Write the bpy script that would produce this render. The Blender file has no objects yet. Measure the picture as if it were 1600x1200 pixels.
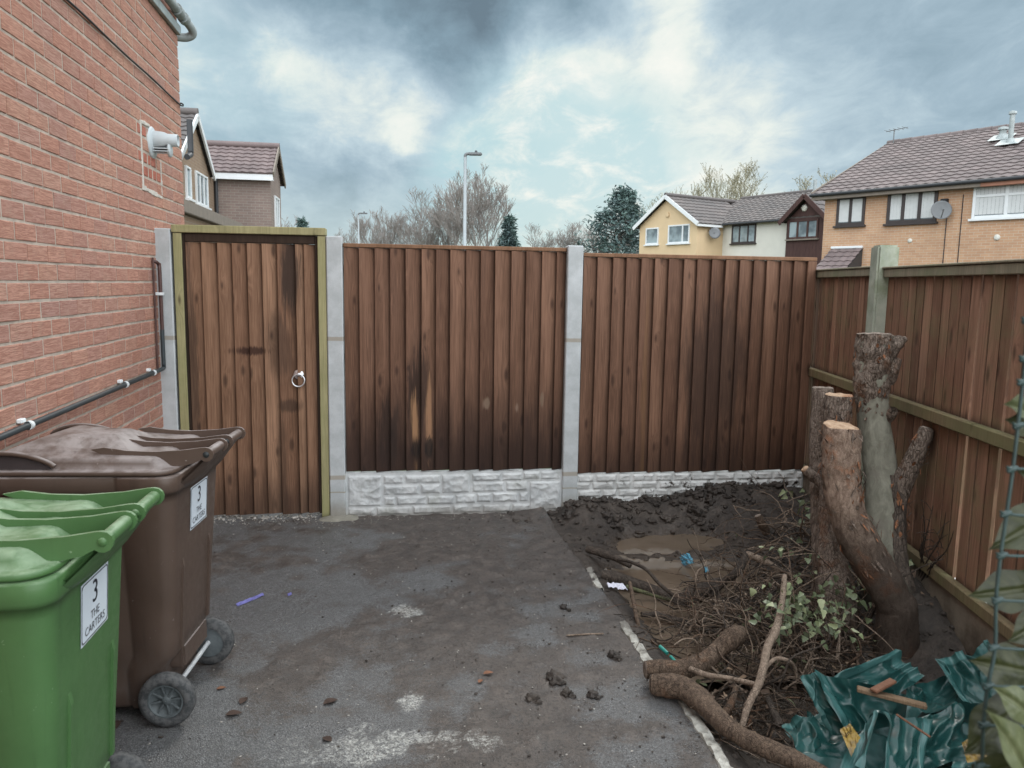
import bpy, bmesh, math, random
from mathutils import Vector, Matrix, noise
R_ = math.radians
PI = math.pi
SC = bpy.context.scene
COL = SC.collection
rng = random.Random(7)

# ---------------------------------------------------------------- survey of the place (metres, z up, y runs along the house wall)
EYE = Vector((0, 0, 1.70)); FPX = 1200.0
PITCH, ROLL, YAW = R_(7.4), 0.015, R_(9.8)
FW = Vector((math.sin(YAW)*math.cos(PITCH), math.cos(YAW)*math.cos(PITCH), -math.sin(PITCH)))
_r0 = Vector((math.cos(YAW), -math.sin(YAW), 0)); _u0 = _r0.cross(FW)
RT = _r0*math.cos(ROLL) + _u0*math.sin(ROLL); UP = RT.cross(FW)
def sight(x, y): return FW + RT*((x-800)/FPX) + UP*((600-y)/FPX)
def Z(x, y, z=0.0):
    d = sight(x, y); return EYE + d*((z-EYE.z)/d.z)
def D(x, y, dep): return EYE + sight(x, y)*dep
def PL(x, y, p, n):
    d = sight(x, y); p = Vector(p); n = Vector(n); return EYE + d*((p-EYE).dot(n)/d.dot(n))
def sm(a, b, x):
    if a == b: return 1.0 if x > a else 0.0
    t = max(0.0, min(1.0, (x-a)/(b-a))); return t*t*(3-2*t)
def lerp(a, b, t): return a+(b-a)*t
def N(x, y, z=0.0): return noise.noise(Vector((x, y, z)))
def FBM(x, y, z=0.0, o=4):
    s, a, f = 0, .5, 1
    for _ in range(o):
        s += a*noise.noise(Vector((x*f, y*f, z+f*3.1))); a *= .5; f *= 2.03
    return s

# ---------------------------------------------------------------- scene objects
MW = {}
def world_of(o): return MW.get(o.name, Matrix.Identity(4))
def thing(name, label, cat, loc=(0, 0, 0), rz=0.0, group=None):
    o = bpy.data.objects.new(name, None); COL.objects.link(o)
    o.empty_display_size = .1
    o.location = loc; o.rotation_euler = (0, 0, rz)
    MW[o.name] = Matrix.Translation(Vector(loc)) @ Matrix.Rotation(rz, 4, 'Z')
    return tag(o, label, cat, group)
def tag(o, label=None, cat=None, group=None, kind=None):
    if label: o['label'] = label
    if cat: o['category'] = cat
    if group: o['group'] = group
    if kind: o['kind'] = kind
    return o
def dup(root, loc, rz=0.0, scale=1.0, label=None, group=None):
    r = root.copy(); COL.objects.link(r); r.location = loc; r.rotation_euler = (0, 0, rz)
    r.scale = (scale,)*3 if not isinstance(scale, tuple) else scale
    if label: r['label'] = label
    if group: r['group'] = group
    for ch in list(root.children):
        c = ch.copy(); COL.objects.link(c); c.parent = r
        for g in list(ch.children):
            d = g.copy(); COL.objects.link(d); d.parent = c
    return r

class MB:
    def __init__(s): s.v = []; s.f = []; s.sm = []; s.mi = []
    def add(s, vs, fs, smooth=False, mi=0):
        b = len(s.v); s.v.extend([Vector(v) for v in vs])
        for f in fs: s.f.append(tuple(b+i for i in f)); s.sm.append(smooth); s.mi.append(mi)
    def box(s, x0, x1, y0, y1, z0, z1, bev=0.0, mi=0, M=None, smooth=False):
        bm = bmesh.new()
        vs = [bm.verts.new((x, y, z)) for z in (z0, z1) for y in (y0, y1) for x in (x0, x1)]
        for f in ((0,2,3,1),(4,5,7,6),(0,1,5,4),(1,3,7,5),(3,2,6,7),(2,0,4,6)): bm.faces.new([vs[i] for i in f])
        if bev > 0: bmesh.ops.bevel(bm, geom=list(bm.edges), offset=bev, segments=2 if bev > .008 else 1, affect='EDGES')
        bm.verts.index_update()
        s.add([(M @ v.co) if M else v.co.copy() for v in bm.verts], [[v.index for v in f.verts] for f in bm.faces], smooth, mi); bm.free()
    def bar(s, a, b, w, h, bev=0.0, up=Vector((0, 0, 1)), mi=0):
        a = Vector(a); b = Vector(b); d = (b-a); L = d.length; d.normalize()
        sd = d.cross(up)
        if sd.length < 1e-4: sd = d.cross(Vector((1, 0, 0)))
        sd.normalize(); u = sd.cross(d)
        M = Matrix(((d.x, sd.x, u.x, a.x), (d.y, sd.y, u.y, a.y), (d.z, sd.z, u.z, a.z), (0, 0, 0, 1)))
        s.box(0, L, -w/2, w/2, -h/2, h/2, bev, mi, M)
    def sweep(s, pts, rad, n=8, sub=3, jit=0.0, fr=9.0, cap=True, smooth=True, mi=0, capmi=None, tilt=None):
        P = [Vector(p) for p in pts]
        if not hasattr(rad, '__len__'): rad = [rad]*len(P)
        Q, RR = [], []
        if sub > 1 and len(P) > 2:
            for i in range(len(P)-1):
                p0 = P[max(i-1, 0)]; p1 = P[i]; p2 = P[i+1]; p3 = P[min(i+2, len(P)-1)]
                for k in range(sub):
                    t = k/sub; t2 = t*t; t3 = t2*t
                    Q.append(.5*((2*p1)+(p2-p0)*t+(2*p0-5*p1+4*p2-p3)*t2+(3*p1-p0-3*p2+p3)*t3)); RR.append(lerp(rad[i], rad[i+1], t))
            Q.append(P[-1]); RR.append(rad[-1])
        else: Q, RR = P, list(rad)
        T = (Q[1]-Q[0]).normalized()
        nv = T.cross(Vector((0.13, .31, 1))); 
        if nv.length < .05: nv = T.cross(Vector((1, 0, 0)))
        nv.normalize(); vs = []; fs = []; m = len(Q)
        for i, q in enumerate(Q):
            T = (Q[min(i+1, m-1)]-Q[max(i-1, 0)])
            T = T.normalized() if T.length > 1e-9 else Vector((0, 0, 1))
            nv = nv - T*nv.dot(T)
            nv.normalize(); bn = T.cross(nv)
            for k in range(n):
                a = 2*PI*k/n; o = nv*math.cos(a)+bn*math.sin(a); r = RR[i]
                if jit: r *= 1+jit*(noise.noise((q+o*r)*fr)+.5*noise.noise((q+o*r)*fr*2.7)+.3*noise.noise((q+o*r)*fr*6.1))
                p = q+o*r
                if tilt and i == m-1: p = p + T*(tilt.dot(o)*r)
                vs.append(p)
        for i in range(m-1):
            for k in range(n): fs.append((i*n+k, i*n+(k+1) % n, (i+1)*n+(k+1) % n, (i+1)*n+k))
        s.add(vs, fs, smooth, mi)
        if cap:
            s.add(vs[:n], [tuple(range(n))[::-1]], False, mi)
            s.add(vs[-n:], [tuple(range(n))], False, mi if capmi is None else capmi)
        return vs[-n:]
    def lathe(s, prof, n=24, M=None, smooth=True, mi=0):
        vs = []; fs = []
        for (r, z) in prof:
            for k in range(n):
                a = 2*PI*k/n; p = Vector((r*math.cos(a), r*math.sin(a), z)); vs.append(M @ p if M else p)
        for i in range(len(prof)-1):
            for k in range(n): fs.append((i*n+k, i*n+(k+1) % n, (i+1)*n+(k+1) % n, (i+1)*n+k))
        s.add(vs, fs, smooth, mi)
    def prism(s, poly, y0, y1, M=None, mi=0):      # poly in xz, extruded along y
        n = len(poly); vs = [(x, y0, z) for x, z in poly]+[(x, y1, z) for x, z in poly]
        if M: vs = [M @ Vector(v) for v in vs]
        fs = [tuple(range(n)), tuple(range(2*n-1, n-1, -1))]+[(i, i+n, (i+1) % n+n, (i+1) % n) for i in range(n)]
        s.add(vs, fs, False, mi)
    def grid(s, nu, nv, fn, smooth=True, mi=0):
        vs = [fn(i/nu, j/nv) for j in range(nv+1) for i in range(nu+1)]
        s.add(vs, [(j*(nu+1)+i, j*(nu+1)+i+1, (j+1)*(nu+1)+i+1, (j+1)*(nu+1)+i) for j in range(nv) for i in range(nu)], smooth, mi)
    def leaf(s, p, d, up, L, W, bend=.25, mi=0, ivy=False):
        p = Vector(p); d = Vector(d).normalized(); sd = d.cross(Vector(up))
        if sd.length < 1e-3: sd = d.cross(Vector((1, 0, .2)))
        sd.normalize(); u = sd.cross(d)
        if ivy: prof = [(0, .06), (.08, .8), (.3, 1.0), (.45, .66), (.62, .62), (.8, .35), (1, .02)]
        else: prof = [(0, .05), (.2, .75), (.45, 1), (.75, .65), (1, .02)]
        vs = []
        for t, w in prof:
            c = p+d*(t*L)-u*(bend*L*t*t)
            vs += [c-sd*(w*W/2)+u*(.18*w*W), c, c+sd*(w*W/2)+u*(.18*w*W)]
        fs = []
        for i in range(len(prof)-1):
            a = i*3; fs += [(a, a+1, a+4, a+3), (a+1, a+2, a+5, a+4)]
        s.add(vs, fs, True, mi)
    def build(s, name, mats, parent=None, local=False):
        me = bpy.data.meshes.new(name)
        vs = s.v
        o = bpy.data.objects.new(name, me)
        if parent is not None:
            o.parent = parent; MW[o.name] = world_of(parent)
            if not local:
                inv = world_of(parent).inverted(); vs = [inv @ v for v in vs]
        me.from_pydata([tuple(v) for v in vs], [], s.f)
        me.polygons.foreach_set('use_smooth', s.sm)
        if not isinstance(mats, (list, tuple)): mats = [mats]
        for m in mats: me.materials.append(m)
        if len(mats) > 1: me.polygons.foreach_set('material_index', s.mi)
        me.update()
        COL.objects.link(o)
        return o
def recalc(o):
    bm = bmesh.new(); bm.from_mesh(o.data); bmesh.ops.recalc_face_normals(bm, faces=list(bm.faces)); bm.to_mesh(o.data); bm.free(); return o

# ---------------------------------------------------------------- materials
class W:
    def __init__(s, name, rough=.8, spec=.3, col=(.5, .5, .5)):
        s.m = bpy.data.materials.new(name); s.m.use_nodes = True; s.t = s.m.node_tree
        s.b = s.t.nodes['Principled BSDF']; s.b.inputs['Roughness'].default_value = rough
        s.b.inputs['Specular IOR Level'].default_value = spec; s.b.inputs['Base Color'].default_value = (*col, 1)
    def set(s, inp, val):
        if hasattr(val, 'is_output'): s.t.links.new(val, inp)
        elif val is not None:
            if hasattr(inp.default_value, '__len__'):
                val = tuple(val) if hasattr(val, '__len__') else (val,)*3
                inp.default_value = (*val, 1) if (len(inp.default_value) == 4 and len(val) == 3) else val
            else: inp.default_value = val
    def node(s, ty, **kw):
        n = s.t.nodes.new(ty)
        for k, v in kw.items(): setattr(n, k, v)
        return n
    def co(s, w='Object'): return s.node('ShaderNodeTexCoord').outputs[w]
    def map(s, v, sc=(1, 1, 1), loc=(0, 0, 0), rot=(0, 0, 0)):
        n = s.node('ShaderNodeMapping'); s.set(n.inputs[0], v); n.inputs['Scale'].default_value = sc; n.inputs['Location'].default_value = loc; n.inputs['Rotation'].default_value = rot; return n.outputs[0]
    def noise(s, v, sc=5, det=4, ro=.55, dist=0):
        n = s.node('ShaderNodeTexNoise'); s.set(n.inputs['Vector'], v); s.set(n.inputs['Scale'], sc); s.set(n.inputs['Detail'], det); s.set(n.inputs['Roughness'], ro); s.set(n.inputs['Distortion'], dist); return n.outputs[0]
    def voro(s, v, sc=5, feat='F1', out='Distance', dim='3D'):
        n = s.node('ShaderNodeTexVoronoi', feature=feat, voronoi_dimensions=dim); s.set(n.inputs['Vector'], v); s.set(n.inputs['Scale'], sc); return n.outputs[out]
    def ramp(s, f, st, interp='LINEAR'):
        n = s.node('ShaderNodeValToRGB'); s.set(n.inputs[0], f); e = n.color_ramp.elements; n.color_ramp.interpolation = interp
        while len(e) < len(st): e.new(.5)
        for i, (p, c) in enumerate(st):
            e[i].position = p; e[i].color = (*c, 1) if hasattr(c, '__len__') else (c, c, c, 1)
        return n.outputs[0]
    def mix(s, f, a, b, bl='MIX'):
        n = s.node('ShaderNodeMix', data_type='RGBA', blend_type=bl); s.set(n.inputs[0], f); s.set(n.inputs[6], a); s.set(n.inputs[7], b); return n.outputs[2]
    def ma(s, op, a, b=None, c=None, clamp=False):
        n = s.node('ShaderNodeMath', operation=op, use_clamp=clamp); s.set(n.inputs[0], a)
        if b is not None: s.set(n.inputs[1], b)
        if c is not None: s.set(n.inputs[2], c)
        return n.outputs[0]
    def mr(s, v, a, b, c=0, d=1, t='SMOOTHSTEP'):
        n = s.node('ShaderNodeMapRange', interpolation_type=t); s.set(n.inputs[0], v); s.set(n.inputs[1], a); s.set(n.inputs[2], b); s.set(n.inputs[3], c); s.set(n.inputs[4], d); return n.outputs[0]
    def sep(s, v): n = s.node('ShaderNodeSeparateXYZ'); s.set(n.inputs[0], v); return n.outputs
    def comb(s, x, y, z): n = s.node('ShaderNodeCombineXYZ'); s.set(n.inputs[0], x); s.set(n.inputs[1], y); s.set(n.inputs[2], z); return n.outputs[0]
    def rnd(s): return s.node('ShaderNodeNewGeometry').outputs['Random Per Island']
    def attr(s, a): return s.node('ShaderNodeAttribute', attribute_name=a).outputs['Fac']
    def bump(s, h, st=.5, d=.01):
        n = s.node('ShaderNodeBump'); s.set(n.inputs['Height'], h); n.inputs['Strength'].default_value = st; n.inputs['Distance'].default_value = d
        if s.b.inputs['Normal'].is_linked: s.t.links.new(s.b.inputs['Normal'].links[0].from_socket, n.inputs['Normal'])
        s.t.links.new(n.outputs[0], s.b.inputs['Normal']); return s
    def color(s, c): s.set(s.b.inputs['Base Color'], c); return s
    def rough(s, r): s.set(s.b.inputs['Roughness'], r); return s

def plain(name, col, rough=.6, spec=.3, var=.25, sc=6, bump=.15, bsc=60, bd=.004, dirt=None):
    w = W(name, rough, spec); c = w.co(); n = w.noise(c, sc, 5, .6)
    cc = w.ramp(n, [(.25, tuple(x*(1-var) for x in col)), (.75, tuple(min(1, x*(1+var)) for x in col))])
    if dirt:
        d = w.mr(w.noise(c, dirt[1], 6, .65), dirt[2], dirt[3]); cc = w.mix(d, cc, dirt[0])
    w.color(cc)
    if bump: w.bump(w.noise(c, bsc, 4, .6), bump, bd)
    return w.m

def wood(name, lo, hi, stains=(), wet=None, knot=True, green=None, gsc=1.0):
    w = W(name, .78, .22); c = w.co(); x, y, z = w.sep(c); r = w.rnd()
    off = w.ma('MULTIPLY', r, 37.0)
    xx = w.ma('ADD', x, off)
    zz = w.ma('ADD', z, w.ma('MULTIPLY', r, 11.0))
    # knots: sparse cells stretched along the board
    kv = w.comb(w.ma('MULTIPLY', xx, 8.0), w.ma('MULTIPLY', zz, 2.6), 0.0)
    kd = w.voro(kv, 1.0, dim='2D'); kc = w.sep(w.voro(kv, 1.0, out='Color', dim='2D')); has = w.mr(kc[0], .52, .56)
    kn = w.ma('MULTIPLY', w.mr(w.ma('ADD', kd, w.ma('MULTIPLY', kc[1], .07)), .06, .19, 1, 0), has)
    warp = w.ma('MULTIPLY', w.mr(kd, .0, .4, 1, 0), has)
    gx = w.ma('ADD', w.ma('MULTIPLY', xx, 75*gsc), w.ma('MULTIPLY', warp, 3.0))
    g1 = w.noise(w.comb(gx, w.ma('MULTIPLY', y, 75), w.ma('MULTIPLY', zz, 2.0)), 1.0, 5, .6, .4)
    g2 = w.noise(w.comb(w.ma('MULTIPLY', xx, 320), 0.0, w.ma('MULTIPLY', zz, 6)), 1.0, 2, .5)
    broad = w.noise(w.comb(w.ma('MULTIPLY', xx, 9), 0.0, w.ma('MULTIPLY', zz, 1.1)), 1.0, 4, .6)
    base = w.mix(w.mr(r, 0, 1, .0, 1, 'LINEAR'), lo, hi)
    base = w.mix(w.mr(g1, .3, .8, 0, .8), base, tuple(v*.68 for v in lo))
    base = w.mix(w.mr(broad, .35, .75, 0, .55), base, tuple(v*.5 for v in lo))
    base = w.mix(w.ma('MULTIPLY', w.mr(g2, .45, .7), .35), base, tuple(v*1.25 for v in hi))
    if knot: base = w.mix(w.ma('MULTIPLY', kn, .7), base, (.035, .018, .012))
    wn = w.noise(w.comb(w.ma('MULTIPLY', xx, 14), 0.0, w.ma('MULTIPLY', z, 2.2)), 1.0, 5, .65)
    if wet:
        zw = w.ma('ADD', z, w.ma('MULTIPLY', w.ma('SUBTRACT', wn, .5), wet[2]))
        base = w.mix(w.mr(zw, wet[1], wet[0], 0, wet[3]), base, (.022, .013, .011))
    for (x0, z0, rx, rz, amt, col) in stains:
        dx = w.ma('DIVIDE', w.ma('SUBTRACT', x, x0), rx); dz = w.ma('DIVIDE', w.ma('SUBTRACT', z, z0), rz)
        d2 = w.ma('SQRT', w.ma('ADD', w.ma('MULTIPLY', dx, dx), w.ma('MULTIPLY', dz, dz)))
        d2 = w.ma('ADD', d2, w.ma('MULTIPLY', w.ma('SUBTRACT', wn, .5), 1.6)); d2 = w.ma('ADD', d2, w.ma('MULTIPLY', w.ma('SUBTRACT', g1, .5), 1.5)); d2 = w.ma('ADD', d2, w.ma('MULTIPLY', w.ma('SUBTRACT', g2, .5), .5))
        base = w.mix(w.mr(d2, .45, 1.0, amt, 0), base, col)
    if green:
        gm = w.mr(w.noise(c, 3.5, 5, .65), .42, .68, 0, green[1]); base = w.mix(gm, base, green[0])
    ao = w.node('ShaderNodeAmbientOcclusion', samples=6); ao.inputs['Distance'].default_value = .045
    base = w.mix(w.mr(ao.outputs['AO'], .45, .93, .6, 0), base, (.012, .008, .006))  # crevice shade along the board edges mixed into the wood colour
    w.color(base); w.bump(w.ma('ADD', g1, w.ma('MULTIPLY', g2, .4)), .35, .003)
    w.rough(w.mr(broad, .3, .7, .62, .85)); return w.m

def concrete(name, lo, hi, marks=(), stain=None, moss=None):
    w = W(name, .85, .25); c = w.co(); z = w.sep(c)[2]
    n = w.noise(c, 7, 6, .65); f = w.noise(c, 130, 3, .6)
    col = w.mix(w.mr(n, .3, .7), lo, hi); col = w.mix(w.mr(f, .55, .75, 0, .3), col, tuple(v*.6 for v in lo))
    pits = w.mr(w.voro(c, 45), .03, .09, 1, 0); pm = w.ma('MULTIPLY', pits, w.mr(w.noise(c, 9, 2), .55, .7))
    col = w.mix(pm, col, tuple(v*.35 for v in lo))
    for zm, hw, cc in marks:
        d = w.ma('ABSOLUTE', w.ma('SUBTRACT', w.ma('ADD', z, w.ma('MULTIPLY', w.ma('SUBTRACT', n, .5), .012)), zm)); col = w.mix(w.mr(d, hw*.6, hw, .75, 0), col, cc)
    if stain: col = w.mix(w.mr(w.ma('ADD', z, w.ma('MULTIPLY', w.ma('SUBTRACT', n, .5), stain[2])), stain[0], stain[1], .8, 0), col, stain[3])
    if moss: col = w.mix(w.mr(w.noise(c, 5, 6, .7), moss[1], moss[2], 0, .8), col, moss[0])
    w.color(col); w.bump(w.ma('ADD', w.ma('MULTIPLY', f, .5), w.ma('SUBTRACT', n, w.ma('MULTIPLY', pm, 1.2))), .35, .004); return w.m

def far_brick(name, a, b, mortar):
    w = W(name, .9, .2); c = w.co(); x, y, z = w.sep(c); v = w.comb(w.ma('ADD', x, y), z, 0.0)
    n = w.node('ShaderNodeTexBrick'); w.set(n.inputs['Vector'], v); n.inputs['Scale'].default_value = 1.0
    n.inputs['Brick Width'].default_value = .235; n.inputs['Row Height'].default_value = .08; n.inputs['Mortar Size'].default_value = .007; n.inputs['Mortar Smooth'].default_value = .3
    n.inputs['Color1'].default_value = (*a, 1); n.inputs['Color2'].default_value = (*b, 1); n.inputs['Mortar'].default_value = (*mortar, 1)
    big = w.noise(c, 1.2, 5, .6); col = w.mix(w.mr(big, .3, .7, 0, .35), n.outputs[0], tuple(q*.6 for q in a))
    w.color(col); w.bump(n.outputs['Fac'], -.3, .01); return w.m

def tiles(name, lo, hi):
    w = W(name, .75, .3); r = w.rnd(); c = w.co()
    col = w.mix(r, lo, hi); col = w.mix(w.mr(w.noise(c, 1.1, 5, .65), .4, .7, 0, .5), col, tuple(v*.55 for v in lo))
    col = w.mix(w.mr(w.noise(c, 14, 3), .58, .72, 0, .3), col, (.18, .17, .13)); w.color(col); w.bump(w.noise(c, 40, 3), .2, .01); return w.m

def bark(name, lo, hi, patch=None, sc=18, st=.8, lowdark=None, crack=.8):
    w = W(name, .85, .2); c = w.co()
    n = w.noise(w.map(c, (1, 1, .5)), sc*1.6, 9, .72, .5); b = w.noise(c, 4.5, 6, .68); v = w.voro(w.map(c, (1, 1, .35)), sc*2.6, feat='DISTANCE_TO_EDGE')
    col = w.mix(w.mr(n, .32, .68), lo, hi); col = w.mix(w.ma('MULTIPLY', w.mr(v, .0, .10, crack, 0), w.mr(b, .4, .6)), col, tuple(q*.35 for q in lo))
    if patch: col = w.mix(w.mr(b, patch[1], patch[2]), col, patch[0])
    if lowdark: col = w.mix(w.mr(w.ma('ADD', w.sep(c)[2], w.ma('MULTIPLY', w.ma('SUBTRACT', b, .5), .35)), lowdark[0], lowdark[1], .85, 0), col, lowdark[2])  # bark colour gets darker towards the foot of the stem
    w.color(col); w.bump(w.ma('ADD', n, w.ma('MULTIPLY', w.mr(v, 0, .12), .44*crack)), st, .014); return w.m

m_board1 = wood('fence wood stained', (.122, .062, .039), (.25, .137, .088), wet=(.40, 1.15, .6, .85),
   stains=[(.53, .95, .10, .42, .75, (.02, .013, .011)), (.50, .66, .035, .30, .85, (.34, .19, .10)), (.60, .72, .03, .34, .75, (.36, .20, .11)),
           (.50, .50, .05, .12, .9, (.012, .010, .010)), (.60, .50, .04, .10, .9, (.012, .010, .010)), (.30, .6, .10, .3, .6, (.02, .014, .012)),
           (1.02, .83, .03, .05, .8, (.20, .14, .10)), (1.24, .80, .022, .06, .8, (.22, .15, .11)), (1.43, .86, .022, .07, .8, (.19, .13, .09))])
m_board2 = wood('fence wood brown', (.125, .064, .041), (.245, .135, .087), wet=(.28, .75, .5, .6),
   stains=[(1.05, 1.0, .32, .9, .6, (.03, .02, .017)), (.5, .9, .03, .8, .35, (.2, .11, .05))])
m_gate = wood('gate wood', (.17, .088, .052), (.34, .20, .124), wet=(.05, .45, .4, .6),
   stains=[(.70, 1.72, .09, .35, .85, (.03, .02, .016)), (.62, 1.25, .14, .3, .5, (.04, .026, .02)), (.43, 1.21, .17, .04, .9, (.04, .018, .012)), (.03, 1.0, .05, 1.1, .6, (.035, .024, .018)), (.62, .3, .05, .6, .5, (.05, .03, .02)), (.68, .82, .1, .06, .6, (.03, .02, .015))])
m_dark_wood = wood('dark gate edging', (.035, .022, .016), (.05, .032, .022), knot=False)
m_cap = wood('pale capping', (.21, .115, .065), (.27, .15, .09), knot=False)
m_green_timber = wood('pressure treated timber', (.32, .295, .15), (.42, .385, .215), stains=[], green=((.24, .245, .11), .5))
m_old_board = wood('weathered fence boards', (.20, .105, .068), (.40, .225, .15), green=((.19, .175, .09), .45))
m_old_rail = wood('weathered fence rail', (.20, .155, .09), (.27, .21, .125), green=((.17, .18, .08), .6))
m_old_cap = wood('weathered capping', (.23, .205, .145), (.30, .265, .19), green=((.20, .22, .13), .6))
m_post = concrete('new concrete', (.40, .425, .43), (.52, .55, .56), marks=[(1.30, .018, (.30, .26, .20)), (.30, .02, (.33, .29, .23)), (.19, .006, (.3, .27, .2))], stain=(.03, .16, .1, (.22, .20, .16)))
m_old_post = concrete('mossy concrete', (.30, .33, .27), (.46, .48, .40), moss=((.20, .24, .15), .45, .7))
m_old_conc = concrete('old gravel board concrete', (.16, .13, .10), (.27, .23, .18), stain=(.0, .2, .25, (.035, .027, .02)))
m_rock = concrete('rock faced concrete', (.44, .46, .465), (.60, .62, .62), stain=(-.02, .10, .10, (.27, .25, .22)), moss=((.33, .34, .31), .50, .75))
w = W('muddy rock faced concrete', .85, .25); c = w.co(); x, y, z = w.sep(c)
n = w.noise(c, 16, 6, .7); col = w.mix(w.mr(w.noise(c, 7, 5), .3, .7), (.46, .47, .46), (.64, .65, .64))
mm = w.ma('ADD', w.ma('ADD', n, w.ma('MULTIPLY', w.ma('SUBTRACT', .3, z), .55)), w.ma('MULTIPLY', x, .045))
col = w.mix(w.mr(mm, .66, .76), col, (.035, .026, .02)); w.color(col); w.bump(w.noise(c, 90, 3), .3, .004); m_rock_mud = w.m

# near house brick: every brick is its own island
def house_brick(name, cols):
    w = W(name, .9, .2); c = w.co(); r = w.rnd(); x, y, z = w.sep(c)
    col = w.ramp(r, [(i/(len(cols)-1), q) for i, q in enumerate(cols)])
    v = w.comb(0.0, w.ma('MULTIPLY', y, 11), w.ma('MULTIPLY', w.ma('ADD', z, w.ma('MULTIPLY', r, 3)), 150))
    comb = w.noise(v, 1.0, 3, .65, 1.2)
    col = w.mix(w.mr(comb, .40, .58, 0, .62), col, (.27, .12, .085))
    col = w.mix(w.mr(w.noise(c, 9, 6, .7), .5, .75, 0, .45), col, (.42, .29, .22))
    w.color(col); w.bump(w.ma('ADD', comb, w.ma('MULTIPLY', w.noise(c, 120, 2), .4)), .7, .006); return w.m
m_brick = house_brick('rustic red brick', [(.47, .245, .185), (.51, .28, .21), (.475, .25, .185), (.42, .25, .21), (.53, .31, .23), (.49, .265, .20), (.45, .255, .205), (.53, .29, .215)])
m_brick_new = house_brick('replacement red brick', [(.46, .15, .11), (.50, .18, .13)])
m_mortar = plain('mortar', (.455, .39, .33), .95, .1, .25, 14, .5, 160, .004)
m_mortar_new = plain('fresh mortar', (.56, .53, .48), .95, .1, .25, 22, .6, 120, .006)
m_white_pvc = plain('white plastic', (.74, .78, .79), .4, .4, .06, 8, .05, 60, .002)
m_grey_pvc = plain('weathered grey pipe plastic', (.32, .36, .36), .5, .4, .3, 9, .1)
m_black_pipe = plain('black pipe plastic', (.035, .045, .05), .45, .45, .3, 12, .1)
m_cable = plain('black cable', (.012, .012, .014), .5, .4, .1)
m_copper = plain('brown painted copper', (.075, .035, .03), .45, .5, .4, 30, .1)

def plastic(name, col, dust, pale):
    w = W(name, .42, .4); c = w.co(); x, y, z = w.sep(c)
    n = w.noise(c, 5, 6, .6); base = w.mix(w.mr(n, .3, .7), col, tuple(v*1.18 for v in col))
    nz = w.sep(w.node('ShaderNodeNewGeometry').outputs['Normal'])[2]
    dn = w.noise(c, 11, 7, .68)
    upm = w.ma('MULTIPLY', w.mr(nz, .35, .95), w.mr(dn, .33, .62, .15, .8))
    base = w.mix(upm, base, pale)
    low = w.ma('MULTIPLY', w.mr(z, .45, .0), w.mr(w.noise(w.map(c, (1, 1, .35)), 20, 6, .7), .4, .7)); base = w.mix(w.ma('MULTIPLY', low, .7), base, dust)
    spl = w.mr(w.noise(c, 55, 3, .6), .70, .74); base = w.mix(w.ma('MULTIPLY', spl, w.mr(n, .45, .6, 0, .6)), base, tuple(min(1, v*1.3) for v in pale))
    drip = w.mr(w.noise(w.map(c, (28, 28, 1.2)), 1.0, 3, .5), .60, .72, 0, .3); base = w.mix(drip, base, tuple(v*.6 for v in col))
    w.color(base); w.rough(w.mr(dn, .3, .7, .36, .62)); w.bump(w.noise(c, 260, 2), .12, .002); return w.m
m_green = plastic('green bin plastic', (.062, .138, .048), (.12, .14, .095), (.30, .40, .27))
m_brown = plastic('brown bin plastic', (.084, .057, .044), (.11, .092, .082), (.35, .315, .305))
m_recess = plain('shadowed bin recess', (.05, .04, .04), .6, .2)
w = W('bin tyre rubber', .8, .25); c = w.co(); n = w.noise(c, 40, 6, .7); w.color(w.mix(w.mr(n, .38, .62), (.045, .048, .05), (.105, .105, .105))); w.bump(w.noise(c, 90, 3), .3, .003); m_rubber = w.m
m_hub = plain('wheel hub plastic', (.10, .115, .12), .55, .35, .35, 20, .1)
m_steel = plain('galvanised steel', (.55, .57, .58), .38, .5, .15, 20, .1); 
w = W('zinc ring', .3, .5, (.72, .74, .76)); w.b.inputs['Metallic'].default_value = .85; m_zinc = w.m
m_label = plain('label vinyl', (.70, .77, .84), .35, .4, .04)
m_ink = plain('black print', (.012, .014, .025), .45, .3, .05)
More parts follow.
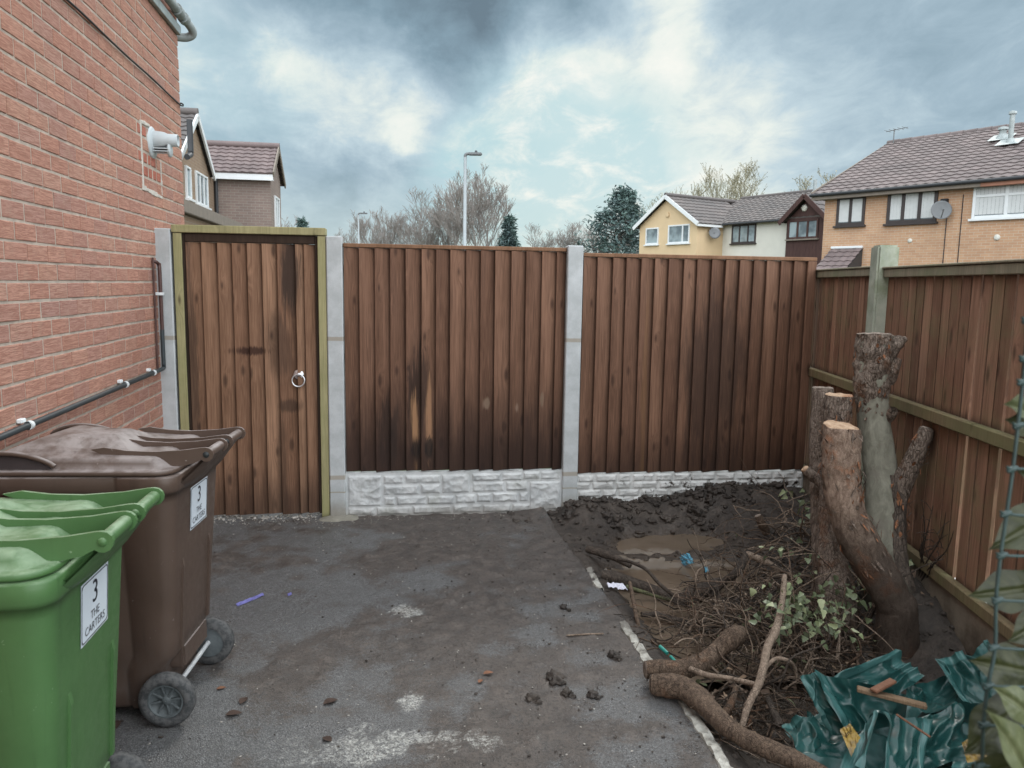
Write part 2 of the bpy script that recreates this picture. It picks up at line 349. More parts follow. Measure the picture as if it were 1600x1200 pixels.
# ================================================================ GROUND
GX0, GX1, GY0, GY1 = -1.6, 3.9, .6, 6.8
def kerb_x(y): return 1.225+.02*math.sin(y*2.1)+.012*N(y*5, 3.3)
def pit_h(x, y):
    n = FBM(x*2.2, y*2.2, 4.1, 4); c = FBM(x*9, y*9, 1.7, 3); r = abs(N(x*6, y*6, 7.3)); fine = N(x*31, y*31, 2.2)
    h = -.085+.045*n
    # puddle hollows
    for (px, py, rx, ry, dz) in ((1.98, 4.93, .62, .19, .10), (2.0, 4.42, .48, .19, .10), (1.52, 3.75, .24, .48, .10), (1.75, 4.15, .3, .18, .09), (1.66, 3.40, .26, .24, .09)):
        q = ((x-px)/rx)**2+((y-py)/ry)**2; h -= dz*math.exp(-q*1.2)
    h += .035*math.exp(-(((x-2.08)/.26)**2+((y-4.68)/.11)**2))                       # bar of mud between the puddles
    h += (.165+.05*FBM(x*3.5, 9.1, 0, 2))*sm(5.02, 5.42, y)*(1-.5*sm(2.3, 3.2, x))      # heap against the fence
    h += .10*math.exp(-(((x-1.42)/.22)**2+((y-5.05)/.28)**2))
    h += .16*sm(2.15, 2.75, x)*(1-.25*sm(3.4, 2.4, y))
    h += .15*math.exp(-(((x-2.66)/.30)**2+((y-3.58)/.42)**2))                                # bank under the stump and old fence
    h -= .05*math.exp(-(((x-1.75)/.5)**2+((y-2.95)/.4)**2))
    h += .05*sm(2.3, 1.5, y)
    h += .048*c + .025*(.35-r) + .010*fine
    k = kerb_x(y)
    edge = sm(k+.03, k+.22, x)
    h = lerp(-.012+.012*c, h, edge)
    # outside the plot the soil runs level
    xf = 3.29-.2477*(5.42-y)
    h = lerp(h, -.04, sm(xf+.02, xf+.25, x)); h = lerp(h, -.02, sm(5.62, 5.85, y))
    b = min(x-1.1, GX1-x, y-GY0, GY1-y); return lerp(-.02, h, sm(0, .1, b)) if x > 1.3 else h
STEP = .02
w = W('wet dug soil', .8, .5); c = w.co(); x, y, z = w.sep(c)
n = w.noise(c, 6, 8, .68); f = w.noise(c, 42, 5, .7); fl = w.noise(c, 2.0, 3, .6)
col = w.ramp(n, [(.28, (.022, .017, .014)), (.5, (.046, .036, .029)), (.72, (.10, .080, .065))]); col = w.mix(w.mr(f, .45, .72, 0, .6), col, (.014, .011, .009))
col = w.mix(w.mr(w.voro(c, 60), .0, .12, .5, 0), col, (.09, .075, .062))
wetm = w.mr(z, -.03, -.125); col = w.mix(w.ma('MULTIPLY', wetm, .75), col, (.06, .042, .028)); w.color(col)
w.rough(w.ma('SUBTRACT', w.mr(fl, .35, .65, .42, .78), w.ma('MULTIPLY', wetm, .35)))
w.bump(w.ma('ADD', n, w.ma('MULTIPLY', f, .8)), .9, .018); w.bump(w.noise(c, 170, 3, .6), .5, .004); m_mud = w.m
mb = MB(); nx = int((GX1-1.1)/STEP); ny = int((GY1-GY0)/STEP)
def mudv(u, v):
    x = lerp(1.1, GX1, u); y = lerp(GY0, GY1, v); return (x, y, pit_h(x, y)-(.03*sm(1.2, 1.1, x)))
mb.grid(nx, ny, mudv); tag(mb.build('muddy_soil', m_mud), kind='structure')

w = W('muddy puddle water', .04, .5); c = w.co(); n = w.noise(c, 3, 4, .6)
w.color(w.ramp(n, [(.3, (.10, .074, .052)), (.7, (.165, .128, .095))])); w.bump(w.noise(c, 16, 3), .12, .005); m_puddle = w.m
mb = MB(); mb.add([(1.26, 3.1, -.090), (2.75, 3.1, -.090), (2.75, 5.25, -.090), (1.26, 5.25, -.090)], [(0, 1, 2, 3)]); tag(mb.build('puddle_water', m_puddle), kind='structure')

# tarmac drive: grid with measured mud, pale residue and wet masks
ceml = [(Z(635, 955), .10, 1.0), (Z(640, 1091), .095, 1.0), (Z(570, 965), .07, .55), (Z(545, 1096), .07, .5), (Z(480, 885), .16, .5), (Z(560, 870), .2, .35)]
band = [(Z(330, 1175), .13, .45), (Z(420, 1178), .13, .55), (Z(490, 1180), .12, .75), (Z(560, 1170), .11, .95), (Z(620, 1162), .11, .95), (Z(690, 1158), .10, .95), (Z(760, 1162), .07, .85), (Z(830, 1162), .06, .6), (Z(890, 1152), .05, .45)]
def seg_d(p, a, b):
    ax, ay = a.x, a.y; dx, dy = b.x-ax, b.y-ay; t = max(0, min(1, ((p[0]-ax)*dx+(p[1]-ay)*dy)/(dx*dx+dy*dy+1e-9)))
    return math.hypot(p[0]-ax-dx*t, p[1]-ay-dy*t), t
mudm, cemm, wetm_ = [], [], []
def tarv(u, v):
    x = lerp(GX0, 1.3, u); y = lerp(GY0, GY1, v)
    n = FBM(x*1.6, y*1.6, 2.0, 4); c = FBM(x*7, y*7, 5.0, 3)
    mud = .34+.62*sm(-.45, .7, x)+.22*sm(4.2, 5.4, y)+1.5*n+.9*c-.25*sm(-.2, -.9, x)*sm(4.2, 3, y)
    mud = max(0, min(1, mud))
    cem = 0
    for (q, r, a) in ceml:
        d = math.hypot(x-q.x, y-q.y); cem = max(cem, a*sm(r*1.25, r*.25, d+.16*c+.06*N(x*40,y*40)))
    for i in range(len(band)-1):
        d, t = seg_d((x, y), band[i][0], band[i+1][0]); r = lerp(band[i][1], band[i+1][1], t); a = lerp(band[i][2], band[i+1][2], t)
        cem = max(cem, a*sm(r*1.3, r*.15, d+.22*c+.10*n+.05*N(x*45,y*45)))
    wet = sm(.05, -.25, n+.3*c)*.8
    mudm.append(mud); cemm.append(cem); wetm_.append(wet)
    k = kerb_x(y)
    h = .004*N(x*2, y*2)+.0045*N(x*22, y*22, 1)*mud+mud*.010*max(0, FBM(x*12, y*12, 8, 3))+.028*sm(.55, .95, mud)*max(0, N(x*17, y*17, 3)-.10)+.02*sm(.6, 1, mud)*max(0, N(x*7, y*7, 13)-.15)
    h += .05*sm(4.95, 5.4, y)*sm(1.0, 1.25, x)
    h -= .09*sm(k-.012, k+.02, x)
    return (x, y, h)
mb = MB(); mb.grid(int(2.9/STEP), int((GY1-GY0)/STEP), tarv)
w = W('worn wet tarmac', .6, .5); c = w.co()
mud = w.attr('mud'); cem = w.attr('pale'); wet = w.attr('wet')
ag = w.voro(c, 185, out='Color'); agd = w.voro(c, 185); ags = w.sep(ag)[0]
n = w.noise(c, 9, 8, .7); f = w.noise(c, 70, 4, .65)
tar = w.mix(w.mr(ags, .2, .9, 0, 1, 'LINEAR'), (.115, .118, .12), (.235, .24, .24)); tar = w.mix(w.mr(agd, .3, .7, 0, .8), tar, (.055, .056, .058))
tar = w.mix(w.mr(n, .35, .7, 0, .6), tar, (.085, .086, .085))
mc = w.ramp(n, [(.28, (.034, .027, .023)), (.52, (.078, .063, .053)), (.75, (.155, .128, .109))]); mc = w.mix(w.mr(f, .47, .66, 0, .75), mc, (.020, .017, .015)); mc = w.mix(w.ma('MULTIPLY', w.mr(agd, .0, .35, 1, 0), .5), mc, (.16, .145, .13))
mm = w.mr(w.ma('ADD', mud, w.ma('MULTIPLY', w.ma('SUBTRACT', w.noise(c, 48, 7, .78), .5), 1.7)), .30, .80, .08, .88)
col = w.mix(mm, tar, mc)
cm = w.mr(w.ma('ADD', w.ma('MULTIPLY', cem, w.mr(w.noise(c, 120, 3, .7), .35, .6, .62, 1.08)), w.ma('MULTIPLY', w.ma('SUBTRACT', w.noise(c, 38, 7, .8), .54), 2.4)), .40, 1.25, 0, .85)
col = w.mix(cm, col, w.mix(w.mr(ags, .2, .8), (.36, .36, .33), (.60, .60, .56)))
grit = w.mr(w.voro(c, 38), .02, .05, 1, 0); col = w.mix(w.ma('MULTIPLY', grit, w.mr(w.noise(c, 5, 3), .52, .6, 0, .8)), col, (.42, .42, .39))
w.color(col); w.rough(w.ma('ADD', w.ma('SUBTRACT', w.mr(n, .3, .7, .42, .70), w.ma('MULTIPLY', wet, .26)), w.ma('MULTIPLY', cm, .25)))
w.bump(w.ma('ADD', w.ma('MULTIPLY', agd, -.6), w.ma('ADD', f, w.ma('MULTIPLY', n, 1.6))), .6, .008); m_tar = w.m
o = mb.build('tarmac_drive', m_tar); tag(o, kind='structure')
for nm, arr in (('mud', mudm), ('pale', cemm), ('wet', wetm_)):
    a = o.data.attributes.new(nm, 'FLOAT', 'POINT'); a.data.foreach_set('value', arr)

# the wide land around the plot
w = W('rough grass land', .9, .2); c = w.co(); n = w.noise(c, .5, 6, .6); w.color(w.ramp(n, [(.3, (.035, .05, .02)), (.7, (.08, .09, .04))])); w.bump(w.noise(c, 8, 5), .5, .05); m_land = w.m
mb = MB(); B = 500
mb.add([(-B, -B, -.03), (B, -B, -.03), (B, B, -.03), (-B, B, -.03), (GX0, GY0, -.03), (GX1, GY0, -.03), (GX1, GY1, -.03), (GX0, GY1, -.03)],
       [(0, 1, 5, 4), (1, 2, 6, 5), (2, 3, 7, 6), (3, 0, 4, 7)]); tag(mb.build('ground', m_land), kind='structure')
mb = MB(); mb.add([(-60, 14, -.02), (60, 14, -.02), (60, 20, -.02), (-60, 20, -.02)], [(0, 1, 2, 3)]); tag(mb.build('road', plain('road asphalt', (.05, .05, .053), .85, .3, .2, 3)), kind='structure')
w_path = plain('pale neighbour paving', (.62, .61, .58), .9, .2, .08, 3)
mb = MB()
fa = Vector((3.29, 5.42, 0)); fe = Vector((-.2404, -.9707, 0)); fn = Vector((-.9707, .2404, 0))
def RF(s, off=0.0, z=0.0): return fa+fe*s+fn*off+Vector((0, 0, z))
mb.add([RF(-.4, -.14, .0), RF(5.2, -.14, .0), RF(5.2, -1.3, .0), RF(-.4, -1.3, .0)], [(0, 1, 2, 3)]); o = mb.build('neighbour_path', w_path); tag(o, kind='structure')

# ================================================================ HOUSE WALL ON THE LEFT
WX = -1.49; CH = .0837; BL = .206; YC = 6.42
house = thing('brick_house', 'red rustic brick house wall at the left with pipes and a white flue', 'house', (WX, YC, 0))
mb = MB(); mb.box(WX-6, WX-.0035, -3.0, YC-.008, -.1, 5.6); mb.build('wall_core', m_mortar, house)
bk = MB(); bn = bk; J = .0125
pat = (5.36, 5.80, 2.27, 2.70)
def brick(mbx, y0, y1, z0, z1, out, mi=0):
    ins = .0025; x0 = WX-.03; x1 = WX+out; t = rng.uniform(-.0015, .0015)
    v = [(x0, y0, z0), (x0, y1, z0), (x0, y1, z1), (x0, y0, z1), (x1-ins, y0, z0), (x1-ins, y1, z0), (x1-ins, y1, z1), (x1-ins, y0, z1),
         (x1+t, y0+ins, z0+ins), (x1-t, y1-ins, z0+ins), (x1-t, y1-ins, z1-ins), (x1+t, y0+ins, z1-ins)]
    mbx.add(v, [(0, 4, 5, 1), (1, 5, 6, 2), (2, 6, 7, 3), (3, 7, 4, 0), (4, 8, 9, 5), (5, 9, 10, 6), (6, 10, 11, 7), (7, 11, 8, 4), (8, 11, 10, 9)], False, mi)
for r in range(-1, 66):
    z0 = r*CH+.012; y = YC-(BL/2 if r % 2 else 0)-.0
    if r % 2: brick(bk, YC-BL/2+J, YC, z0, z0+CH-J, .0)
    while y > .3:
        y1 = y; y0 = y-BL+J; y -= BL
        zc = z0+CH/2; yc = (y0+y1)/2
        if pat[0]-.03 < yc < pat[1]+.0 and pat[2] < zc < pat[3]:
            if (r % 3) != 0: 
                ym = (y0+y1)/2+rng.uniform(-.03, .03); brick(bn, y0+.012, ym-.012, z0+.006, z0+CH-J-.006, .0, 1); brick(bn, ym+.012, y1-.012, z0+.006, z0+CH-J-.006, .001, 1)
                continue
        j = rng.uniform(-.0012, .002)
        brick(bk, y0+rng.uniform(-.002, .002), y1+rng.uniform(-.002, .002), z0+rng.uniform(-.0015, .0015), z0+CH-J+rng.uniform(-.0015, .0015), j)
# far end of the wall, seen edge on
mb2 = MB(); mb2.box(WX-6, WX-.03, YC-.02, YC, -.1, 5.6)
bk.build('bricks', [m_brick, m_brick_new], house)
mb2.build('end_wall', far_brick('end wall brick', (.33, .13, .08), (.3, .11, .07), (.38, .34, .29)), house)
mb = MB()
def smear(pts, wd):
    for i in range(len(pts)-1):
        a = Vector((WX, *pts[i])); b = Vector((WX, *pts[i+1])); k = 7
        for q in range(k):
            p = a.lerp(b, (q+.5)/k); s = (b-a).length/k*.62
            ww = wd*rng.uniform(.5, 1.3); hz = abs(b.z-a.z) > abs(b.y-a.y)
            mb.box(WX-.012, WX+.0035+rng.uniform(0, .003), p.y-(ww if hz else s), p.y+(ww if hz else s), p.z-(s if hz else ww), p.z+(s if hz else ww), .003)
smear([(5.37, 2.69), (5.37, 2.29)], .010); smear([(5.36, 2.28), (5.80, 2.26)], .013); smear([(5.80, 2.28), (5.80, 2.5)], .009); smear([(5.36, 2.69), (5.56, 2.70)], .012)
mb.build('mortar_patch', m_mortar_new, house)
# roof
rf = tiles('house roof tile', (.10, .05, .04), (.15, .08, .06))
mb = MB(); mb.prism([(-6.3, 5.55), (.3, 5.55), (.3, 5.63), (-3.0, 7.6), (-6.3, 5.63)], -3.2, YC+.2, Matrix.Translation((WX, 0, 0))); mb.build('roof', rf, house)
# cable
mb = MB(); mb.sweep([(WX+.012, y, 3.02+.012*math.sin(y*1.7)-(.010 if 4.5 < y < 5.6 else 0)) for y in [2.0+.4*i for i in range(12)]]+[(WX+.012, YC+.005, 3.03), (WX-.1, YC+.02, 3.03)], .006, 6); mb.build('cable', m_cable, house)
# low pipe with clips and riser
mb = MB(); mb.sweep([(WX+.035, .6, 1.078), (WX+.035, 3.0, 1.08), (WX+.035, 5.45, 1.095), (WX+.035, 5.50, 1.097)], .0135, 12, sub=1); mb.sweep([(WX+.035, 5.50, 1.097), (WX+.035, 5.525, 1.10), (WX+.035, 5.53, 1.13), (WX+.035, 5.53, 1.36)], .0135, 10)
pipe = mb.build('waste_pipe', m_black_pipe, house)
mb = MB(); mb.sweep([(WX+.035, 5.53, 1.34), (WX+.035, 5.53, 1.76), (WX+.03, 5.525, 1.80), (WX+.012, 5.50, 1.815), (WX-.03, 5.49, 1.81)], .012, 10)
mb.sweep([(WX+.012, 5.47, 1.10), (WX+.012, 5.47, 1.84)], .007, 6, sub=1); mb.build('riser_pipe', m_copper, house)
def clip(yc, zc, r, ax):
    mb = MB(); n = 14; pts = []
    for k in range(n+1):
        a = -PI*.15+(PI*1.3)*k/n; pts.append((a, ))
    if ax == 'y':
        for yy in (0,):
            ring = [Vector((WX+.035+r*math.cos(a[0]-PI*.5+PI), yc, zc+r*math.sin(a[0]-PI*.5+PI))) for a in pts]
        for i in range(n): mb.bar(ring[i], ring[i+1], .005, .026, up=Vector((0, 1, 0)))
        ring2 = [Vector((WX+.035+r*math.cos(t), yc, zc+r*math.sin(t))) for t in [2*PI*k/20 for k in range(21)]]
        for i in range(20): mb.bar(ring2[i], ring2[i+1], .026, .005, up=Vector((ring2[i]-Vector((WX+.035, yc, zc))).normalized()))
        mb.box(WX-.002, WX+.02, yc-.03, yc+.012, zc+.012, zc+.03, .003)
    else:
        mb.box(WX-.002, WX+.055, yc-.022, yc+.022, zc-.01, zc+.01, .003)
    return mb.build('pipe_clip', m_white_pvc, pipe)
for yy in (3.47, 4.72, 5.28): clip(yy, 1.08+.006*(yy-3), .0165, 'y')
clip(5.53, 1.60, 0, 'z')
# high overflow pipe turning round the corner
mb = MB(); mb.sweep([(WX+.05, 3.8, 3.60), (WX+.05, 5.2, 3.63), (WX+.05, 6.36, 3.645), (WX+.06, 6.44, 3.635), (WX+.082, 6.52, 3.605), (WX+.078, 6.56, 3.575), (WX+.03, 6.56, 3.55), (WX-.04, 6.52, 3.54)], .031, 14, sub=4)
mb.sweep([(WX+.05, 6.20, 3.645), (WX+.05, 6.30, 3.645)], .042, 14, sub=1); mb.sweep([(WX+.052, 6.38, 3.645), (WX+.058, 6.43, 3.638)], .042, 14, sub=1)
mb.build('overflow_pipe', m_grey_pvc, house)
mb = MB(); mb.box(WX, WX+.03, 3.8, 6.41, 3.52, 3.585, .004); mb.build('pipe_board', m_grey_pvc, house)
# flue terminal
fy, fz = 5.615, 2.60
Mf = Matrix.Translation((WX, fy, fz)) @ Matrix.Rotation(PI/2, 4, 'Y')
mb = MB(); mb.lathe([(.001, .022), (.03, .022), (.06, .018), (.098, .010), (.104, .004), (.104, -.004)], 28, Mf)
m_flue = plain('pale grey flue plastic', (.50, .55, .57), .45, .4, .08, 8, .05, 60, .002); flue = mb.build('flue_terminal', m_flue, house)
mb = MB(); Mu = Mf @ Matrix.Translation((-.02, 0, 0))
mb.lathe([(.060, .012), (.056, .05), (.052, .08), (.042, .10), (.040, .165), (.034, .167), (.033, .13)], 22, Mu); mb.build('flue_tube', m_flue, flue)
mb = MB()
for k in range(5):
    a = -PI*.28+PI*.14*k
    p = Mf @ Vector((.045+.02*math.cos(a*2), .055*math.sin(a*2.2), .02)); q = Mf @ Vector((.045+.02*math.cos(a*2), .055*math.sin(a*2.2), .115)); mb.bar(p, q, .007, .007, .001)
M2 = Mf @ Matrix.Translation((.045, 0, .115)); mb.lathe([(.001, .006), (.04, .006), (.046, 0), (.046, -.012), (.001, -.012)], 18, M2)
mb.build('flue_guard', m_flue, flue)
mb = MB(); mb.lathe([(.030, .112), (.030, .02)], 16, Mf @ Matrix.Translation((.03, 0, 0))); mb.build('flue_slot', plain('dark flue slot', (.05, .055, .06), .7, .2), flue)

# ================================================================ NEW BACK FENCE
P2 = Z(522, 806); _d = (Z(887, 798)-P2).normalized(); FRZ = math.atan2(_d.y, _d.x)
_n = Vector((_d.y, -_d.x, 0))           # towards the plot
def F(t, off=0.0, z=0.0): return P2+_d*t+_n*off+Vector((0, 0, z))
# local frames: x along the fence, y away from the plot, z up
def post(t0, t1, z1, label, lean=0.0):
    o = thing('concrete_post', label, 'fence post', F((t0+t1)/2, 0, 0), FRZ, 'new concrete fence posts')
    mb = MB(); hw = (t1-t0)/2; mb.box(-hw, hw, -.055, .055, -.3, z1, .007)
    c = mb.build('post_shaft', m_post, o, local=True); return o
P1o = post(-1.158, -1.050, 2.04, 'pale concrete post against the house wall beside the gate')
post(-.022, .088, 2.012, 'pale concrete post between the gate and the first fence panel')
post(1.683, 1.797, 1.984, 'pale concrete post between the two brown fence panels')
mb = MB()
def rocky(name, label, t0, t1, z1, blocks, mat, group='rock faced gravel boards', seed=0):
    o = thing(name, label, 'gravel board', F(t0, 0, 0), FRZ, group); L = t1-t0; z0 = -.10; Hh = z1-z0
    nu, nv = int(L/.0075), int(Hh/.0075)
    def fn(u, v):
        x = u*L; z = z0+v*Hh; hgt = 0
        bu = u; bv = (z-.0)/z1
        for (a, b, c_, d_) in blocks:
            if a < bu < b and c_ < bv < d_:
                e = min((bu-a)*L, (b-bu)*L, (bv-c_)*z1, (d_-bv)*z1)
                k = sm(0, .016, e); cx = (a+b)*13.7+c_*7
                rk = abs(noise.noise(Vector((x*9+cx, z*14+seed, cx))))+.45*abs(noise.noise(Vector((x*22, z*26+seed, cx))))
                hgt = .72*k*(.012+.022*(.45-rk)+.002*N(x*60, z*60, cx)); break
        return (x, -.028-max(-.004, hgt), z)
    m = MB(); m.grid(nu, nv, fn, smooth=False); m.box(0, L, -.024, .024, z0, z1-.001)
    m.build('board_face', mat, o, local=True); return o
raw = [(100,232,970,1095),(240,320,970,1005),(325,465,968,1002),(470,582,965,1040),(590,708,962,992),(712,795,960,990),(798,866,955,985),(870,955,952,985),(240,380,1008,1048),(386,465,1005,1042),(592,722,995,1035),(728,818,992,1030),(824,952,992,1105),(240,285,1056,1090),(290,408,1052,1088),(412,520,1050,1085),(525,606,1044,1080),(610,668,1040,1075),(674,778,1036,1075),(782,820,1036,1072),(100,205,1100,1130),(212,350,1095,1128),(355,510,1090,1122),(515,630,1086,1118),(635,750,1084,1115),(755,850,1080,1110),(855,955,1108,1125)]
bl = []
for (a, b, c_, d_) in raw:
    u0, u1 = (a-92)/866, (b-92)/866; um = (u0+u1)/2; yb = 1137-24*um; yt = 962-13*um
    bl.append((u0, u1, max(-.05, (yb-d_)/(yb-yt)), min(.985, (yb-c_)/(yb-yt))))
rocky('gravel_board', 'clean pale rock faced concrete gravel board beside the gate', .088, 1.683, .325, bl, m_rock)
bl2 = []
rr = random.Random(5)
for row in range(5):
    v0, v1 = row*.2+.01, row*.2+.19; u = -.03*(row % 2)
    while u < 1:
        wd = rr.uniform(.06, .12); bl2.append((u+.004, min(u+wd-.004, .997), v0-.02, v1)); u += wd
rocky('gravel_board', 'mud splashed rock faced concrete gravel board behind the dug pit', 1.797, 3.60, .288, bl2, m_rock_mud, seed=9)

def boards(mb, x0, x1, z0, z1, pitch, seed, thick=.028, thin=.005, edges=None, yb=0.0):
    r = random.Random(seed); xs = edges
    if xs is None:
        xs = [x0]; 
        while xs[-1] < x1-pitch*.5: xs.append(min(x1, xs[-1]+pitch*r.uniform(.93, 1.07)))
        xs[-1] = x1
    for i in range(len(xs)-1):
        a, b = xs[i], xs[i+1]; ov = .012; b2 = min(b+ov, x1+.004)
        ya, yb_ = yb-thick-r.uniform(0, .004), yb-thin-r.uniform(0, .002)
        dz = r.uniform(-.006, .006); lean = r.uniform(-.003, .003)
        zs = 9; vs = []; fs = []
        for k in range(zs):
            z = lerp(z0+dz, z1, k/(zs-1)); bow = .0025*math.sin(k*.8+r.random()*.3+i); sx = lean*(k/(zs-1)-.5)
            vs += [(a+sx, yb+.002, z), (a+sx, ya+bow, z), (a+sx+.003, ya-.002+bow, z), ((a+b2)/2+sx, (ya+yb_)/2-.001+bow, z), (b2+sx, yb_+bow, z), (b2+sx, yb+.002, z)]
        for k in range(zs-1):
            for q in range(6): fs.append((k*6+q, k*6+(q+1) % 6, (k+1)*6+(q+1) % 6, (k+1)*6+q))
        fs += [tuple(range(6))[::-1], tuple((zs-1)*6+q for q in range(6))]
        mb.add(vs, fs)
def panel(label, t0, t1, z0, z1, mat, seed, group, endb=False):
    o = thing('fence_panel', label, 'fence panel', F(t0, 0, 0), FRZ, group); L = t1-t0
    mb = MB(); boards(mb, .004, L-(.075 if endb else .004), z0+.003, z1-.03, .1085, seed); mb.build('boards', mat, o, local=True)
    mb = MB(); mb.box(.0, L, -.030, .028, z1-.028, z1, .004); mb.build('capping', m_cap, o, local=True)
    mb = MB()
    for zz in (z0+.12, (z0+z1)/2, z1-.2): mb.box(.004, L-.004, .004, .034, zz, zz+.06, .004)
    mb.build('rail', m_dark_wood, o, local=True)
    if endb:
        mb = MB(); mb.box(L-.072, L-.003, -.034, .02, z0+.004, z1-.03, .004); mb.build('end_batten', mat, o, local=True)
    return o
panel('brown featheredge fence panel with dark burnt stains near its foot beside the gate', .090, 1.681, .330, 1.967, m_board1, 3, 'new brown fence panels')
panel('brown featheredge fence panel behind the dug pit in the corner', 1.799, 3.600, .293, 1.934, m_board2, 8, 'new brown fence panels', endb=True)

# gate frame and gate
o = thing('gateway', 'greenish treated timber frame around the brown gate', 'gateway', F(-.53, 0, 0), FRZ)
mb = MB(); mb.box(-.506, -.449, -.05, .05, -.05, 2.012, .004); mb.build('jamb', m_green_timber, o, local=True)
mb = MB(); mb.box(.450, .506, -.05, .05, -.05, 2.012, .004); mb.build('jamb', m_green_timber, o, local=True)
mb = MB(); mb.box(-.512, .506, -.055, .05, 2.014, 2.066, .004); mb.build('lintel', m_green_timber, o, local=True)
g = thing('gate', 'brown vertical board gate with a ring handle next to the house', 'gate', F(-.975, 0, 0), FRZ)
GW = .89
ge = [0.016, .118, .222, .318, .420, .519, .618, .742, .800, .874]
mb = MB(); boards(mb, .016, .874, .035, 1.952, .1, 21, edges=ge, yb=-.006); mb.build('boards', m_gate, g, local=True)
mb = MB(); mb.box(-.022, .014, -.032, .03, .03, 2.01, .003); mb.box(.876, .892, -.032, .03, .03, 2.01, .003); mb.box(.0145, .8755, -.036, .03, 1.955, 2.0125, .003)
mb.build('edge_frame', m_dark_wood, g, local=True)
for zz in (.2, 1.0, 1.75): mb = MB(); mb.box(.016, .874, .002, .04, zz, zz+.08, .004); mb.build('ledge', m_dark_wood, g, local=True)
hx, hz = .748, 1.045
Mh = Matrix.Translation((hx, -.024, hz)) @ Matrix.Rotation(PI/2, 4, 'X')
mb = MB(); mb.lathe([(.001, .014), (.012, .014), (.018, .010), (.030, .008), (.036, .004), (.036, -.002)], 8, Mh, smooth=False); mb.lathe([(.001, .026), (.010, .026), (.013, .012)], 14, Mh)
rh = mb.build('ring_handle', m_zinc, g, local=True)
mb = MB(); ring = [Vector((hx+.043*math.sin(a), -.052+.004*math.cos(a), hz-.040+.043*math.cos(a))) for a in [2*PI*k/28 for k in range(29)]]
mb.sweep(ring, .0052, 8, sub=1); mb.build('ring', m_zinc, rh, local=True)
# concrete collar of the gate post
mb = MB(); mb.grid(26, 14, lambda u, v: (lerp(-.14, .2, u), lerp(-.16, .06, v), .024*sm(.0, .25, min(u, 1-u, v)+.06*N(u*5, v*5, 3))-.008+.006*N(u*14, v*9)))
pc = thing('post_footing', 'grey concrete footing spilling round the middle post by the gate', 'concrete footing', F(.02, .0, 0), FRZ); mb.build('footing_top', concrete('footing concrete', (.17, .16, .13), (.27, .26, .22)), pc, local=True)

# ================================================================ OLD FENCE ON THE RIGHT (seen from its rail side)
RRZ = math.atan2(fe.y, fe.x)      # local x runs from the back corner towards the viewer, local y points away from the plot? -> check sign
_ly = Vector((-math.sin(RRZ), math.cos(RRZ), 0)); SG = -1.0 if _ly.dot(fn) > 0 else 1.0     # SG*y = away from the plot
def oldpanel(label, s0, s1, ztop, seed, slits=()):
    o = thing('old_fence_panel', label, 'fence panel', RF(s0), RRZ, 'weathered fence panels on the right'); L = s1-s0; r = random.Random(seed)
    Y = lambda a, b: (min(SG*a, SG*b), max(SG*a, SG*b))
    mb = MB(); x = .003; i = 0
    while x < L-.02:
        wd = r.uniform(.076, .090); b = min(L-.003, x+wd); y0, y1 = Y(.004+r.uniform(0, .003), .017)
        slit = [q for q in slits if x <= q < b]
        if slit: vs = [(x, y0, .31), (b-.020, y0, .31), (b-.020, y1, .31), (x, y1, .31), (x, y0, ztop-.05), (b, y0, ztop-.05), (b, y1, ztop-.05), (x, y1, ztop-.05)]; mb.add(vs, [(0, 3, 2, 1), (4, 5, 6, 7), (0, 1, 5, 4), (1, 2, 6, 5), (2, 3, 7, 6), (3, 0, 4, 7)])
        else: mb.box(x, b, y0, y1, .30+r.uniform(-.004, .004), ztop-.05, .002)
        if not slit and b < L-.03:
            y2, y3 = Y(.034, .046); mb.box(b-.022, b+.034, y2, y3, .30, ztop-.052)
        x = b+r.uniform(.011, .017); i += 1
    mb.build('boards', m_old_board, o, local=True)
    y0, y1 = Y(-.034, .03); mb = MB(); mb.box(0, L, y0, y1, ztop-.012, ztop, .003); y0, y1 = Y(-.026, -.0); mb.box(0, L, y0, y1, ztop-.062, ztop-.0125, .004); mb.build('top_rail', m_old_cap, o, local=True)
    y0, y1 = Y(-.042, .0); mb = MB(); mb.box(0, L, y0, y1, 1.035, 1.10, .006); mb.build('middle_rail', m_old_rail, o, local=True)
    mb = MB(); mb.box(0, L, y0, y1, .264, .325, .006); mb.build('bottom_rail', m_old_rail, o, local=True)
    return o
def oldboard(label, s0, s1):
    o = thing('old_gravel_board', label, 'gravel board', RF(s0), RRZ, 'old concrete boards under the right fence'); L = s1-s0
    mb = MB(); mb.box(0, L, -.024, .024, -.3, .262, .006); mb.build('board_slab', m_old_conc, o, local=True)
oldpanel('short weathered fence panel in the back right corner behind the stumps', -.13, 1.150, 1.845, 31)
oldpanel('long weathered fence panel at the right with bright slits between its boards', 1.278, 3.06, 1.835, 33, slits=(2.33-1.278, 2.585-1.278))
oldpanel('near weathered fence panel at the right beyond the wire netting', 3.19, 4.95, 1.835, 35)
oldboard('stained concrete board under the near fence panel', 3.19, 4.95)
oldboard('stained concrete board under the short corner fence panel', -.13, 1.150); oldboard('stained concrete board under the long slitted fence panel', 1.278, 3.06)
def oldpost(s, label, z1):
    o = thing('old_concrete_post', label, 'fence post', RF(s), RRZ, 'mossy posts of the right fence'); mb = MB(); mb.box(-.062, .062, -.062, .062, -.3, z1, .012); mb.build('post_shaft', m_old_post, o, local=True)
oldpost(3.125, 'mossy concrete post nearest the viewer on the right', 1.965)
oldpost(1.214, 'mossy green concrete post rising behind the tall stump', 1.965)
